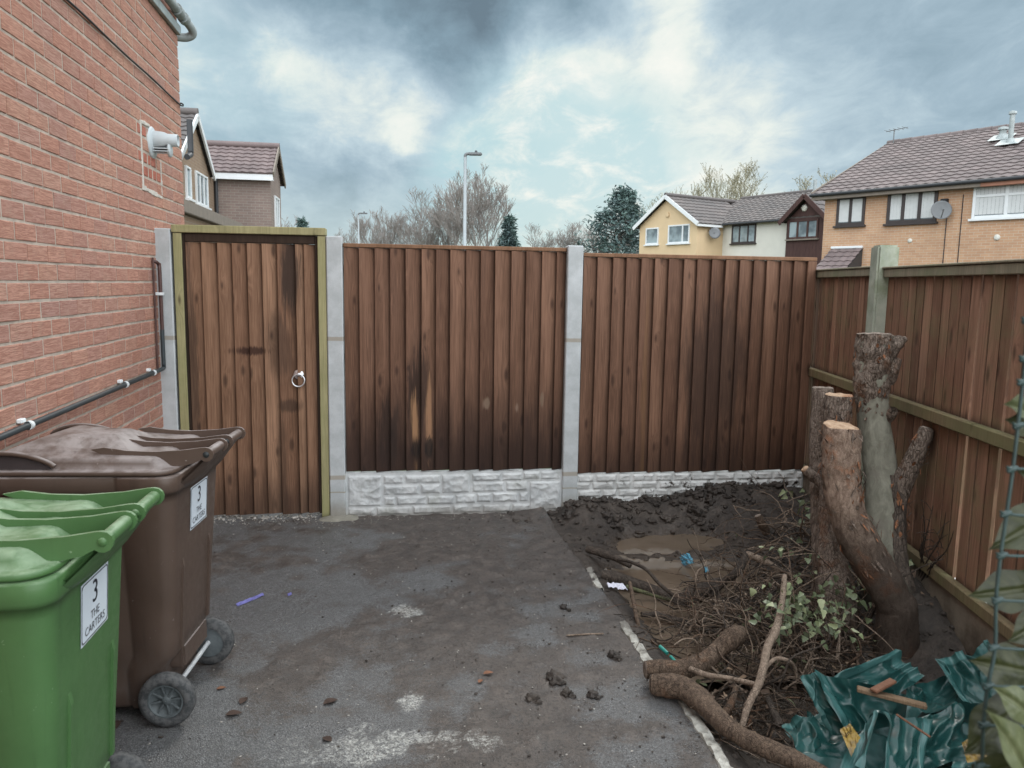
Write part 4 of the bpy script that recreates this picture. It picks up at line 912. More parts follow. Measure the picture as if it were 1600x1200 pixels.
# crumbs and clods of soil
mb = MB(); rt2 = random.Random(4)
ico = bmesh.new(); bmesh.ops.create_icosphere(ico, subdivisions=1, radius=1.0); ico.verts.index_update(); IV = [v.co.copy() for v in ico.verts]; IF = [[v.index for v in f.verts] for f in ico.faces]; ico.free()
ico = bmesh.new(); bmesh.ops.create_icosphere(ico, subdivisions=3, radius=1.0); ico.verts.index_update(); IV3 = [v.co.copy() for v in ico.verts]; IF3 = [[v.index for v in f.verts] for f in ico.faces]; ico.free()
def clod(mb, p, r, sq=.6, big=False, mi=0):
    V, Fc = (IV3, IF3) if big else (IV, IF); s = rt2.uniform(0, 99); a = rt2.uniform(0, 6.28); ex = rt2.uniform(.8, 1.5); vs = []
    for v in V:
        k = 1+.7*noise.noise(v*1.5+Vector((s, s, s)))+(.55*noise.noise(v*3.5+Vector((s, 0, s)))+.3*noise.noise(v*8+Vector((0, s, s))) if big else .3*noise.noise(v*5+Vector((s, 0, 0))))
        q = Vector((v.x*ex, v.y, v.z*sq))*k*r; vs.append(p+Vector((q.x*math.cos(a)-q.y*math.sin(a), q.x*math.sin(a)+q.y*math.cos(a), q.z)))
    mb.add(vs, Fc, big, mi)
for i in range(2600):
    if i < 1500:
        x = rt2.uniform(-1.2, 1.25); y = rt2.uniform(1.9, 5.5)
        if rt2.random() > .12+.75*sm(-.3, 1.0, x): continue
        z = .003; r = rt2.choice([.002, .003, .003, .004, .005, .007])
    else:
        x = rt2.uniform(1.2, 2.8); y = rt2.uniform(2.2, 5.5); z = pit_h(x, y)
        if z < -.11: continue
        r = rt2.choice([.005, .008, .012, .016])*(1.5 if y > 5.0 else 1)
    clod(mb, Vector((x, y, z+r*.25)), r)
for i in range(230):
    x = rt2.uniform(.92, 3.1); y = rt2.gauss(5.36, .11); y = min(y, 5.5-.05*x+.02); r = rt2.choice([.008, .011, .014, .018, .024, .032]); clod(mb, Vector((x, y, pit_h(x, y)+r*.15)), r, .8, True)
tag(mb.build('soil_crumbs', m_mud), 'crumbs and clods of dark soil scattered over drive and pit', 'soil', kind='stuff')
mb = MB()
for i in range(900):
    x = rt2.uniform(-1.25, 1.2); y = rt2.choice([rt2.uniform(1.9, 5.5), rt2.gauss(5.5, .06)]); 
    clod(mb, Vector((x, y, .003)), rt2.choice([.0022, .003, .004]), .7)
for i in range(160):
    x = rt2.uniform(-1.2, -.45); y = rt2.gauss(5.60, .05); clod(mb, Vector((x, y, .006)), rt2.choice([.005, .007, .01]), .7)
tag(mb.build('pale_grit', plain('pale grit', (.34, .32, .29), .9, .2, .4, 30)), 'small pale stones scattered over the drive and under the gate', 'grit', kind='stuff')
for i, (x, y, r, lb) in enumerate([(958, 1024, .028, 'dark mud clod near the drive edge level with the long edging piece'), (868, 1062, .032, 'rough mud clod with spikes in the middle of the muddy side'), (885, 1083, .026, 'flat mud clod just right of the spiky clod'), (832, 1092, .024, 'low mud clod left of the spiky clod'), (880, 948, .018, 'round mud clod below the far edging piece'), (925, 1085, .022, 'small mud clod right of the flat clod near the sawn roots')]):
    mb = MB(); clod(mb, Z(x, y, .006), r, .7, True); clod(mb, Z(x+9, y+5, .004), r*.55, .7, True); tag(mb.build('mud_clod', m_mud), lb, 'mud clod', 'larger mud clods on the drive')

# ================================================================ LEAFY PLANTS
def leaf_mat(name, a, b, vein, var=None):
    w = W(name, .45, .35); c = w.co(); r = w.rnd(); n = w.noise(c, 22, 4, .6)
    col = w.mix(r, a, b); col = w.mix(w.mr(n, .5, .7, 0, .7), col, vein)
    if var: col = w.mix(w.mr(w.noise(c, 60, 3, .5), .55, .6), col, var)
    w.color(col); w.b.inputs['Subsurface Weight'].default_value = 0; w.bump(n, .3, .003); return w.m
m_ivy = leaf_mat('ivy leaf', (.075, .095, .05), (.13, .16, .085), (.20, .23, .15))
m_ivy_pale = leaf_mat('pale ivy leaf', (.20, .24, .12), (.33, .36, .21), (.42, .42, .30))
m_ivy_back = leaf_mat('olive ivy leaf', (.085, .095, .04), (.14, .15, .07), (.17, .165, .08))
def ivy(name, label, stems, leaves, seed, group=None, Lr=(.022, .055), mat=(m_ivy, m_ivy_pale), pale=.25):
    r = random.Random(seed); base = Z(*stems[0][0][:2], stems[0][0][2]); o = thing(name, label, 'ivy', base, 0, group)
    ms = MB()
    for stx in stems: ms.sweep([Z(x, y, z) for x, y, z in stx], [lerp(.0045, .002, i/(len(stx)-1)) for i in range(len(stx))], 6, 4, .1, 20)
    ms.build('stem', m_root, o); ml = MB()
    for (x, y, z, sx, sy, sz, n) in leaves:
        for i in range(n):
            p = Z(r.gauss(x, sx), r.gauss(y, sy), z+r.gauss(0, sz)); g = surf(p.x, p.y)+.015 if p.y < 5.4 else 0; p.z = max(p.z, g)
            d = Vector((r.uniform(-1, 1), r.uniform(-1, .6), r.uniform(-.9, .25))); up = Vector((r.uniform(-.5, .5), r.uniform(-1, .2), r.uniform(.3, 1)))
            ml.leaf(p, d, up, r.uniform(*Lr), r.uniform(Lr[0]*.7, Lr[1]*.75), r.uniform(.0, .5), 1 if r.random() < pale else 0, ivy=True)
    ml.build('leaves', list(mat), o); return o
ivy('ivy_plant', 'large uprooted ivy lying over the root tangle with drooping leaves', [[(1300, 1010, .0), (1280, 960, .14), (1250, 930, .22), (1222, 925, .25), (1200, 950, .2)], [(1300, 1010, .0), (1312, 960, .15), (1320, 915, .28), (1300, 890, .32)], [(1262, 1010, .05), (1245, 960, .2), (1235, 890, .28), (1230, 845, .36)]],
    [(1228, 940, .24, 24, 18, .05, 60), (1290, 935, .22, 34, 24, .05, 70), (1225, 975, .2, 14, 14, .03, 16), (1340, 930, .2, 16, 18, .04, 16), (1275, 965, .16, 26, 18, .04, 40), (1240, 860, .30, 22, 18, .04, 14), (1330, 905, .24, 18, 12, .03, 12)], 3)
ivy('ivy_plant', 'small ivy tuft with bright leaves hanging below the sawn side stub', [[(1262, 815, .10), (1256, 790, .20), (1258, 765, .32)]], [(1246, 776, .28, 9, 8, .02, 9), (1262, 786, .24, 9, 12, .03, 12)], 5, Lr=(.04, .075))
ivy('ivy_plant', 'variegated ivy sprig with cream leaves between the front stem and the fence', [[(1400, 930, .08), (1392, 880, .22), (1380, 840, .34), (1372, 828, .38)], [(1400, 930, .08), (1415, 880, .2), (1420, 860, .26)]], [(1388, 845, .34, 12, 10, .02, 8), (1408, 868, .26, 12, 14, .02, 12), (1422, 850, .28, 6, 6, .01, 4)], 6, Lr=(.04, .075), pale=.55)
ivy('ivy_plant', 'single ivy shoot hanging beside the tall stem with one round leaf', [[(1405, 620, .95), (1425, 645, .92), (1438, 668, .88)]], [(1421, 672, .88, 3, 6, .01, 3), (1408, 632, .95, 4, 4, .01, 3)], 7, Lr=(.05, .09), pale=0)
# bare shrub by the fence
mb = MB(); base = Z(1432, 925, .1); rsh = random.Random(9)
so = thing('bare_shrub', 'small leafless shrub of thin twigs growing against the slitted fence panel', 'shrub', base)
for (tx, ty) in ((1458, 790), (1478, 800), (1450, 830), (1490, 830), (1440, 780), (1470, 870)):
    t = PL(tx, ty, RF(0, .12), fn); pts = [base, base.lerp(t, .35)+Vector((rsh.uniform(-.03, .03), 0, .02)), base.lerp(t, .7)+Vector((rsh.uniform(-.03, .03), 0, 0)), t]; mb.sweep(pts, [.0055, .004, .003, .0015], 5, 3)
    for k in range(4):
        s = pts[1].lerp(pts[3], rsh.random()); e = s+Vector((rsh.uniform(-.09, .09), rsh.uniform(-.05, .02), rsh.uniform(.0, .1))); mb.sweep([s, s.lerp(e, .5)+Vector((0, 0, .012)), e], [.0025, .002, .001], 4, 2)
mb.build('twigs', m_root_dark, so)
# ================================================================ TARPAULIN AND RUBBISH
w = W('green tarpaulin', .28, .5); c = w.co(); hem = w.attr('hem'); n = w.noise(c, 9, 6, .65); lw = w.noise(c, 16, 5, .6)
col = w.mix(w.mr(n, .3, .7), (.007, .043, .040), (.018, .082, .077)); col = w.mix(w.mr(w.noise(c, 5, 6, .7), .56, .70, 0, .7), col, (.050, .044, .036))
col = w.mix(w.mr(lw, .60, .80, 0, .15), col, (.10, .23, .21)); col = w.mix(w.ma('MULTIPLY', w.mr(hem, .2, .8), .5), col, (.085, .21, .205)); w.color(col)
wv = w.ma('SINE', w.ma('MULTIPLY', hem, 40.0)); w.rough(w.mr(n, .3, .7, .25, .5)); w.bump(w.ma('ADD', w.noise(c, 9, 5, .5, .4), w.ma('MULTIPLY', wv, .05)), .3, .008); m_tarp = w.m
tp = thing('tarpaulin', 'torn crumpled green tarpaulin heaped in the near right corner', 'tarpaulin', Z(1380, 1130, .0))
def flap(name, cs, amp, fr, seed, nu=56, nv=44, hem=('u0',), sag=0.0, base=False, curl=.0, hw=.16):
    P = [Z(x, y, z) for x, y, z in cs]; nn = (P[1]-P[0]).cross(P[3]-P[0]).normalized()
    if nn.z < 0: nn.negate()
    hv = []
    def fn(u, v):
        p = P[0].lerp(P[1], u).lerp(P[3].lerp(P[2], u), v); s = seed*3.7
        q = Vector((u*fr[0]+s+.5*N(u*2, v*2, s), v*fr[1]+s*.3+.4*N(v*2, u*3, s), s))
        f = .5-abs(noise.noise(q*.55))*2.4+.35*noise.noise(q*1.0)-.20*abs(noise.noise(q*1.7))
        p = p+nn*(amp*f); p = p-Vector((0, 0, sag*math.sin(PI*u)*math.sin(PI*v)))
        e = min(u if 'u0' in hem else 1, 1-u if 'u1' in hem else 1, v if 'v0' in hem else 1, 1-v if 'v1' in hem else 1)
        h = sm(hw, hw*.92, e); hv.append(h*(.35+.65*(e/hw)) if h > 0 else 0); p = p+nn*(.006*h+curl*sm(.2, 0, e))
        p.x += .012*N(u*3, v*3, s+9); p.y += .012*N(u*3, v*3, s+19)
        if p.z < surf(p.x, p.y)+.006: p.z = surf(p.x, p.y)+.006
        return p
    mb = MB(); mb.grid(nu, nv, fn); o = mb.build(name, m_tarp, tp); a = o.data.attributes.new('hem', 'FLOAT', 'POINT'); a.data.foreach_set('value', hv); return o
flap('sheet', [(1236, 1120, .03), (1560, 1050, .08), (1680, 1230, .05), (1262, 1245, .02)], .07, (7, 5), 1, 120, 90, hem=())
flap('flap', [(1268, 1047, .27), (1398, 1078, .24), (1392, 1135, .11), (1318, 1146, .10)], .035, (4.5, 2.2), 2, hem=('u0',), curl=.02)
flap('flap', [(1296, 1064, .21), (1396, 1018, .27), (1438, 1062, .19), (1380, 1100, .15)], .030, (2.5, 5), 3, hem=('u1', 'v0'), curl=.02)
flap('flap', [(1250, 1058, .25), (1276, 1048, .27), (1336, 1146, .10), (1296, 1150, .06)], .028, (2.2, 4), 4, hem=('u0', 'u1'), hw=.22)
flap('flap', [(1222, 1132, .06), (1262, 1112, .12), (1300, 1150, .06), (1256, 1192, .02)], .035, (3, 3), 5, hem=('v0',))
flap('flap', [(1462, 1036, .22), (1506, 1022, .27), (1556, 1096, .19), (1508, 1102, .14)], .026, (3, 3.5), 6, hem=('u0', 'v0'), curl=.02)
flap('flap', [(1506, 1030, .24), (1545, 1003, .31), (1600, 1070, .26), (1552, 1098, .18)], .035, (3, 4), 7, hem=('u1',))
flap('flap', [(1346, 1134, .18), (1376, 1112, .23), (1352, 1205, .13), (1312, 1206, .10)], .022, (2.5, 2), 8, hem=('u0', 'u1'), hw=.3)
flap('flap', [(1376, 1112, .235), (1448, 1128, .18), (1436, 1210, .11), (1378, 1212, .12)], .026, (5, 2), 9, hem=('u0', 'u1'), curl=.015)
flap('flap', [(1434, 1122, .17), (1500, 1100, .17), (1540, 1180, .09), (1440, 1205, .08)], .045, (4, 5), 10, hem=())
flap('flap', [(1410, 1070, .15), (1480, 1060, .13), (1500, 1110, .12), (1420, 1120, .12)], .05, (4, 4), 12, hem=())
flap('flap', [(1490, 1190, .12), (1530, 1180, .14), (1560, 1240, .10), (1480, 1240, .09)], .02, (2, 2), 13, hem=('v0',), hw=.25)
m_off = wood('offcut wood', (.15, .10, .06), (.24, .165, .105), knot=False); m_off_red = wood('reddish offcut', (.16, .075, .045), (.2, .1, .06), knot=False)
def plank(name, label, a, b, wd, th, mat):
    mb = MB(); mb.bar(Z(*a), Z(*b), wd, th, .003); o = mb.build(name, mat); tag(o, label, 'wood offcut', 'wood offcuts on the tarpaulin'); return o
plank('wood_offcut', 'long pale splintered batten lying across the green tarpaulin', (1339, 1076, .255), (1448, 1104, .235), .030, .016, m_off)
plank('wood_offcut', 'short reddish wood piece behind the long batten on the tarpaulin', (1364, 1080, .27), (1396, 1063, .285), .030, .012, m_off_red)
plank('wood_offcut', 'thin dark stick on the tarpaulin below the long batten', (1400, 1116, .235), (1454, 1152, .21), .008, .008, m_root_dark if False else m_off_red)
m_yel = plain('yellow sack plastic', (.30, .20, .045), .45, .4, .3, 14, .5, 30, .006, dirt=((.14, .12, .09), 12, .42, .62))
def scrap(name, label, cat, cs, mat, amp, seed, n=18, group=None):
    P = [Z(x, y, z) for x, y, z in cs]; nn = (P[1]-P[0]).cross(P[3]-P[0]).normalized()
    def fn(u, v):
        p = P[0].lerp(P[1], u).lerp(P[3].lerp(P[2], u), v); return p+nn*(amp*(.4-abs(N(u*4+seed, v*4, seed))*1.6+.5*N(u*9, v*9, seed)))
    mb = MB(); mb.grid(n, n, fn); o = mb.build(name, mat); tag(o, label, cat, group); return o, P, nn, fn
ys, YP, Yn, Yf = scrap('yellow_sack', 'torn yellow printed sack scrap tucked in the left folds of the tarpaulin', 'plastic sack', [(1312, 1140, .20), (1328, 1130, .225), (1344, 1152, .19), (1330, 1182, .15)], m_yel, .010, 2)
vs, fs = text_mesh('unt', .05); mb = MB()
ymx = [v.x for v in vs]; xm0, xm1 = min(ymx), max(ymx)
def onsack(v): 
    u = .2+.6*(v.x-xm0)/(xm1-xm0); q = Vector(Yf(u, .42-v.y*5.0)); return q+(Yn if Yn.z > 0 else -Yn)*.0025
mb.add([onsack(v) for v in vs], fs); mb.build('printing', m_ink, ys)
scrap('yellow_sack', 'torn yellow sack scrap at the right end of the tarpaulin under the ivy', 'plastic sack', [(1503, 1160, .20), (1520, 1150, .22), (1548, 1185, .17), (1512, 1192, .15)], m_yel, .012, 5)
m_blue = plain('blue plastic film', (.08, .27, .38), .3, .5, .4, 18, .2); m_purple = plain('violet plastic tape', (.16, .16, .40), .35, .5, .35, 20, .1); m_paper = plain('white paper scrap', (.62, .62, .70), .7, .3, .2, 20, .2); m_teal = plain('teal plastic tube', (.02, .25, .21), .35, .4, .3, 20, .1)
scrap('plastic_scrap', 'crumpled blue plastic on the mud bar in the puddle', 'litter', [(1061, 872, -.06), (1076, 864, -.01), (1084, 878, -.03), (1068, 884, -.08)], m_blue, .025, 4)
scrap('plastic_scrap', 'tiny blue plastic bit right of the crumpled blue plastic', 'litter', [(1099, 887, -.07), (1105, 885, -.06), (1107, 892, -.07), (1101, 894, -.08)], m_blue, .008, 6, 8)
scrap('plastic_tape', 'violet strip of plastic tape lying on the tarmac near the brown bin', 'litter', [(368, 943, .006), (411, 926, .006), (413, 930, .005), (371, 947, .005)], m_purple, .004, 8)
scrap('plastic_tape', 'tiny faded violet plastic bit right of the violet strip', 'litter', [(449, 927, .005), (455, 925, .006), (456, 929, .005), (450, 931, .005)], m_purple, .003, 9, 6)
scrap('paper_scrap', 'crumpled white paper at the edge of the drive by the pit', 'litter', [(948, 910, .02), (974, 911, .015), (981, 922, -.01), (951, 917, .012)], m_paper, .014, 11)
def tube_bit(label, a, b, r):
    mb = MB(); mb.sweep([Z(*a), Z(*b)], r, 12, sub=1); tag(mb.build('tube_scrap', m_teal), label, 'litter', 'teal tube scraps by the drive edge')
tube_bit('longer teal plastic tube scrap beside the long edging piece', (1031, 1010, .01), (1043, 1021, .0), .009); tube_bit('shorter teal plastic tube scrap nearest the sawn roots', (1048, 1026, .0), (1056, 1035, .0), .008)
m_leafb = plain('dead brown leaf', (.060, .040, .032), .8, .2, .4, 30, .2); m_leafo = plain('orange dead leaf', (.19, .095, .058), .8, .2, .3, 30, .2)
for (x, y, L, a, mt, lb) in [(338, 1077, .05, .3, m_leafo, 'orange dead leaf just right of the brown bin wheel'), (375, 1100, .07, 1.2, m_leafb, 'broad dark dead leaf right of the orange leaf by the bin'), (352, 1117, .08, .1, m_leafb, 'long dark dead leaf below the broad leaf by the bin'), (182, 1138, .08, 2.0, m_leafb, 'brown dead leaf between the two bins'), (505, 1100, .08, .5, m_leafb, 'dark dead leaf in the middle of the near drive'), (755, 1053, .06, .2, m_leafo, 'orange leaf fragment on the muddy side of the drive'), (748, 1067, .045, 1.0, m_leafo, 'smaller orange leaf fragment below the other on the muddy drive'), (518, 1158, .06, 2.4, m_leafb, 'dark leaf beside the pale residue on the near drive')]:
    mb = MB(); mb.leaf(Z(x, y, .006), (math.cos(a), math.sin(a), .02), (0, 0, 1), L*.8, L*.5, .04); tag(mb.build('dead_leaf', mt), lb, 'dead leaf', 'dead leaves on the drive')
stick('twig', 'thin straight twig lying on the muddy drive left of the edging', 'twig', [(885, 993, 1.4, .008), (915, 991, 1.5, .010), (943, 990, 1.2, .008)], m_root_pale, n=6)

# ================================================================ WIRE NETTING WITH IVY, NEAR RIGHT
m_wire = plain('green coated wire', (.035, .062, .06), .45, .4, .3, 40, .1)
nt = thing('wire_netting', 'green plastic coated garden netting close at the right edge', 'netting', (D(1620, 1200, .9).x, D(1620, 1200, .9).y, 0))
vp = [(1606, 500), (1602, 560), (1592, 660), (1582, 733), (1572, 803), (1566, 868), (1559, 938), (1553, 1012), (1545, 1072), (1538, 1133), (1531, 1197), (1526, 1262), (1520, 1330), (1515, 1400), (1510, 1470)]
hy = [500, 560, 597, 665, 733, 803, 868, 938, 1012, 1072, 1133, 1197, 1262, 1330, 1400]
def vx(y):
    for i in range(len(vp)-1):
        if vp[i][1] <= y <= vp[i+1][1]: return lerp(vp[i][0], vp[i+1][0], (y-vp[i][1])/(vp[i+1][1]-vp[i][1]))
    return vp[-1][0]
nv_ = random.Random(3)
for k in range(5):
    mb = MB(); mb.sweep([D(x+68*k+nv_.uniform(-3, 3), y, .90) for x, y in vp], .0022, 7, 3, .1, 60); mb.build('upright_strand', m_wire, nt)
for y in hy:
    mb = MB(); x0 = vx(y); mb.sweep([D(x0-8, y-5, .897), D(x0, y, .897)]+[D(x0+68*(k+1), y+nv_.uniform(-3, 6), .897) for k in range(4)], .0017, 7, 3)
    for k in range(5):
        p = D(x0+68*k, y, .898); mb.sweep([p-RT*.006-UP*.003, p, p+RT*.006+UP*.002], [.0025, .0040, .0025], 7, 2)
    mb.build('cross_strand', m_wire, nt)
mb = MB(); q = D(1885, 900, .9); mb.sweep([(q.x, q.y, 0), (q.x, q.y, 1.65)], .012, 10, sub=1); mb.build('stake', m_wire, nt)
def big_leaf_mat(name, a_, b_, vein):
    w = W(name, .38, .4); c = w.co(); n = w.noise(c, 30, 6, .65); col = w.mix(w.mr(n, .3, .7), a_, b_); col = w.mix(w.mr(w.noise(c, 13, 4), .6, .72, 0, .7), col, (.10, .075, .03))
    col = w.mix(w.ma('MULTIPLY', w.attr('vein'), .7), col, vein); w.color(col); w.bump(n, .3, .003); return w.m
m_big_olive = big_leaf_mat('olive ivy leaf back', (.020, .026, .007), (.040, .046, .015), (.078, .084, .035)); m_big_pale = big_leaf_mat('pale ivy leaf back', (.065, .078, .032), (.105, .12, .055), (.16, .17, .09))
iv = thing('ivy_plant', 'broad olive ivy leaves climbing the green netting at the right edge', 'ivy', (D(1640, 1190, .95).x, D(1640, 1190, .95).y, 0))
mb = MB(); b0 = D(1660, 1190, .95); mb.sweep([(b0.x, b0.y, 0), D(1650, 1400, .95), D(1630, 1190, .95), D(1612, 1000, .95), D(1620, 850, .95), D(1606, 650, .95)], .004, 7, 5, .1, 20); mb.build('stem', m_root, iv)
mb = MB(); rl = random.Random(8); veins = []
def bigleaf(mb, a, d, nrm, L, wd, mi):
    d = d.normalized(); sd = d.cross(nrm).normalized(); u = sd.cross(d).normalized(); 
    if u.dot(nrm) < 0: u.negate()
    ph = rl.uniform(0, 9); cup = rl.uniform(-.1, .22); tw = rl.uniform(-.25, .25)
    def fn(s_, t_):
        v = t_; w_ = (math.sin(PI*min(1, v*1.02)**.62))**.8*(1+.16*math.cos(v*9+.6)) if 0 < v < 1 else .0
        x = (s_*2-1)*w_*wd*.5; y = v*L-.10*L*abs(s_*2-1)*(1-v)
        zz = cup*abs(x)*(1.1)+tw*x*v-.12*L*v*v+.05*wd*N(x*45, y*45, ph)-.004*math.exp(-(x/.003)**2)
        q_ = abs(s_*2-1); fr_ = (v*6.5-q_*1.6) % 1.0; vein = max(sm(.16, .03, q_), .8*sm(.16, .0, abs(fr_-.5))*sm(1, .7, q_)); veins.append(vein); zz -= .0015*vein
        return a+sd*x+d*y+u*zz
    mb.grid(18, 22, fn, True, mi)
for (bx, by, tx, ty, dep, wd, mt, tn) in [(1650, 800, 1566, 850, .93, .055, 0, -.2), (1622, 918, 1535, 930, .95, .050, 0, .5), (1618, 1052, 1538, 1035, .93, .055, 0, .1), (1588, 1108, 1522, 1172, .92, .058, 0, -.2), (1612, 1215, 1566, 1125, .86, .046, 1, .3), (1618, 1120, 1572, 1082, .88, .036, 1, .1), (1606, 640, 1583, 630, .93, .028, 1, .3), (1612, 668, 1586, 655, .94, .03, 0, 0), (1640, 965, 1590, 1000, .95, .045, 0, .2), (1660, 780, 1612, 740, .95, .06, 0, .1), (1530, 1215, 1600, 1196, .9, .04, 0, .1), (1660, 1090, 1620, 1160, .95, .06, 0, 0)]:
    a = D(bx, by, dep); b = D(tx, ty, dep-.02); bigleaf(mb, a, b-a, -FW+RT*tn+UP*.3, (b-a).length*1.1, wd*1.1, mt)
o = mb.build('leaves', [m_big_olive, m_big_pale], iv); a = o.data.attributes.new('vein', 'FLOAT', 'POINT'); a.data.foreach_set('value', veins)

# ================================================================ HOUSES BEYOND THE FENCE
m_fb_orange = far_brick('orange brick', (.48, .262, .140), (.56, .33, .185), (.54, .46, .36))
m_fb_brown = far_brick('grey brown brick', (.21, .145, .12), (.26, .185, .15), (.31, .28, .25))
m_fb_tan = far_brick('tan brick', (.26, .165, .10), (.31, .205, .125), (.33, .28, .22))
m_cream = plain('cream render', (.66, .65, .58), .9, .2, .06, 2, .2, 30)
m_yellow = plain('apricot render', (.68, .50, .29), .9, .2, .06, 2, .2, 30)
m_tile_brown = tiles('brown roof tile', (.115, .082, .077), (.165, .122, .115)); m_tile_red = tiles('red brown roof tile', (.14, .095, .09), (.19, .135, .128)); m_tile_grey = tiles('grey brown roof tile', (.075, .056, .050), (.115, .085, .074))
m_upvc = plain('white window frame', (.72, .75, .76), .45, .4, .04); m_dkframe = plain('dark brown window frame', (.035, .024, .022), .5, .4, .2); m_fascia = plain('weathered fascia', (.20, .16, .125), .7, .3, .2); m_fasred = plain('terracotta fascia', (.36, .15, .085), .7, .3, .15); m_gut = plain('black gutter plastic', (.025, .026, .03), .45, .4, .2)
m_bayw = wood('dark red brown boarding', (.060, .026, .022), (.085, .038, .030), knot=False, gsc=.2)
m_dish = plain('grey satellite dish', (.13, .135, .14), .5, .4, .15); m_blind = plain('pale blind', (.58, .60, .60), .8, .2, .06)
w = W('window glass', .05, .5, (.20, .27, .30)); c = w.co(); w.color(w.mix(w.mr(w.noise(c, 1.3, 3), .35, .65), (.08, .105, .12), (.30, .37, .39))); m_pane = w.m  # pale reflections painted into the pane colour
w = W('blind backed glass', .12, .5, (.3, .36, .38)); m_pane2 = w.m; w.color((.09, .12, .13))
def tslope(mb, O, U, V, LU, LV, tw=.30, tl=.32, wave=.030):
    O = Vector(O); U = Vector(U).normalized(); V = Vector(V).normalized(); Nn = U.cross(V).normalized()
    if Nn.z < 0: Nn.negate()
    nu = max(1, int(LU/tw+.5)); nvv = max(1, int(LV/tl+.5)); tw = LU/nu; tl = LV/nvv
    for j in range(nvv):
        for i in range(nu):
            vs = []
            for v, h in ((0, .045), (1.04, .012)):
                for k in range(5): vs.append(O+U*(tw*(i+k/4))+V*(tl*(j+v))+Nn*(h+wave*(.5-.5*math.cos(2*PI*(k/4)))))
            vs += [O+U*(tw*(i+k/4))+V*(tl*j) for k in (0, 4)]
            mb.add(vs, [(k, k+1, k+6, k+5) for k in range(4)]+[(10, 11, 4, 3, 2, 1, 0)], False)
def win(root, x0, x1, z0, z1, y, mat, mull=(), transom=None, blind=False, sill=None, M=None, fw=.06):
    M = M or Matrix.Identity(4); mb = MB(); t = .055
    mb.box(x0, x0+fw, y-t, y+.01, z0, z1, .006, M=M); mb.box(x1-fw, x1, y-t, y+.01, z0, z1, .006, M=M); mb.box(x0+fw, x1-fw, y-t+.003, y+.01, z0, z0+fw, .006, M=M); mb.box(x0+fw, x1-fw, y-t+.003, y+.01, z1-fw, z1, .006, M=M)
    for m in mull: xm = lerp(x0, x1, m); mb.box(xm-fw*.55, xm+fw*.55, y-t+.006, y+.01, z0+fw, z1-fw, .004, M=M)
    if transom: zt = lerp(z0, z1, transom); mb.box(x0+fw, x1-fw, y-t+.009, y+.01, zt-fw*.45, zt+fw*.45, .004, M=M)
    f = mb.build('window', mat, root, local=True)
    mb = MB(); mb.box(x0+fw*.5, x1-fw*.5, y-.018, y+.004, z0+fw*.5, z1-fw*.5, M=M); mb.build('pane', m_pane2 if blind else m_pane, f, local=True)
    if blind:
        mb = MB(); n = int((x1-x0)/.115)
        for k in range(n): 
            xx = lerp(x0+fw, x1-fw, (k+.5)/n); mb.box(xx-.050, xx+.050, y-.024, y-.021, z0+fw+.03, z1-fw-.01, M=M)
        mb.build('blind', m_blind, f, local=True)
    if sill: mb = MB(); mb.box(x0-.06, x1+.06, y-.12, y, z0-.07, z0-.004, .006, M=M); mb.build('sill', sill, f, local=True)
    return f
def loc(o, px, py, yoff=0.0):
    Mw = world_of(o); n = Mw.to_3x3() @ Vector((0, 1, 0)); p0 = Mw @ Vector((0, yoff, 0)); return Mw.inverted() @ PL(px, py, p0, n)
def rect(o, xa, ya, xb, yb, yoff=0.0):
    ym = (ya+yb)/2; xm = (xa+xb)/2; return loc(o, xa, ym, yoff).x, loc(o, xb, ym, yoff).x, loc(o, xm, yb, yoff).z, loc(o, xm, ya, yoff).z

# --- orange brick house
oa = Z(1290, 305, 4.9); ob = Z(1499, 287, 4.9); sd_ = Vector((ob.x-oa.x, ob.y-oa.y, 0)).normalized()
oh = thing('semi_detached_house', 'orange brick house with a big brown tiled roof at the right', 'house', (oa.x, oa.y, 0), math.atan2(sd_.y, sd_.x), None)
Wd, Dp, EV, RG_ = 11.5, 9.4, 4.92, 7.15
mb = MB(); mb.prism([(0, -.1), (Dp, -.1), (Dp, EV), (Dp/2, RG_-.12), (0, EV)], 0, Wd, Matrix(((0, 1, 0, 0), (1, 0, 0, 0), (0, 0, 1, 0), (0, 0, 0, 1)))); recalc(mb.build('wall', m_fb_orange, oh, local=True))
mb = MB(); sl = math.hypot(Dp/2+.35, RG_-EV+.1); dv = Vector((0, Dp/2+.35, RG_-EV+.1))
tslope(mb, (-.3, -.35, EV-.02), (1, 0, 0), dv, Wd+.3, sl); tslope(mb, (-.3, Dp+.35, EV-.02), (1, 0, 0), Vector((0, -dv.y, dv.z)), Wd+.3, sl)
for k in range(int((Wd+.3)/.45)): mb.sweep([(-.3+k*.45, Dp/2, RG_+.07), (-.3+(k+.98)*.45, Dp/2, RG_+.085)], .12, 8, sub=1)
roof = mb.build('roof', m_tile_brown, oh, local=True)
mb = MB(); mb.box(-.33, 5.0, -.33, -.30, EV-.20, EV-.03, .004); mb.box(-.33, 5.0, -.30, 0, EV-.19, EV-.17); mb.build('fascia', m_fascia, oh, local=True)
mb = MB(); mb.box(5.004, Wd, -.33, -.30, EV-.20, EV-.03, .004); mb.box(5.004, Wd, -.30, 0, EV-.19, EV-.17); mb.build('fascia', m_fasred, oh, local=True)
mb = MB(); mb.sweep([(-.35, -.39, EV-.04), (Wd, -.39, EV-.04)], .055, 10, sub=1); mb.build('gutter', m_gut, oh, local=True)
mb = MB(); mb.bar((-.31, -.36, EV-.02), (-.31, Dp/2, RG_), .03, .18); mb.bar((-.31, Dp+.36, EV-.02), (-.31, Dp/2, RG_), .03, .18); mb.build('bargeboard', m_fascia, oh, local=True)
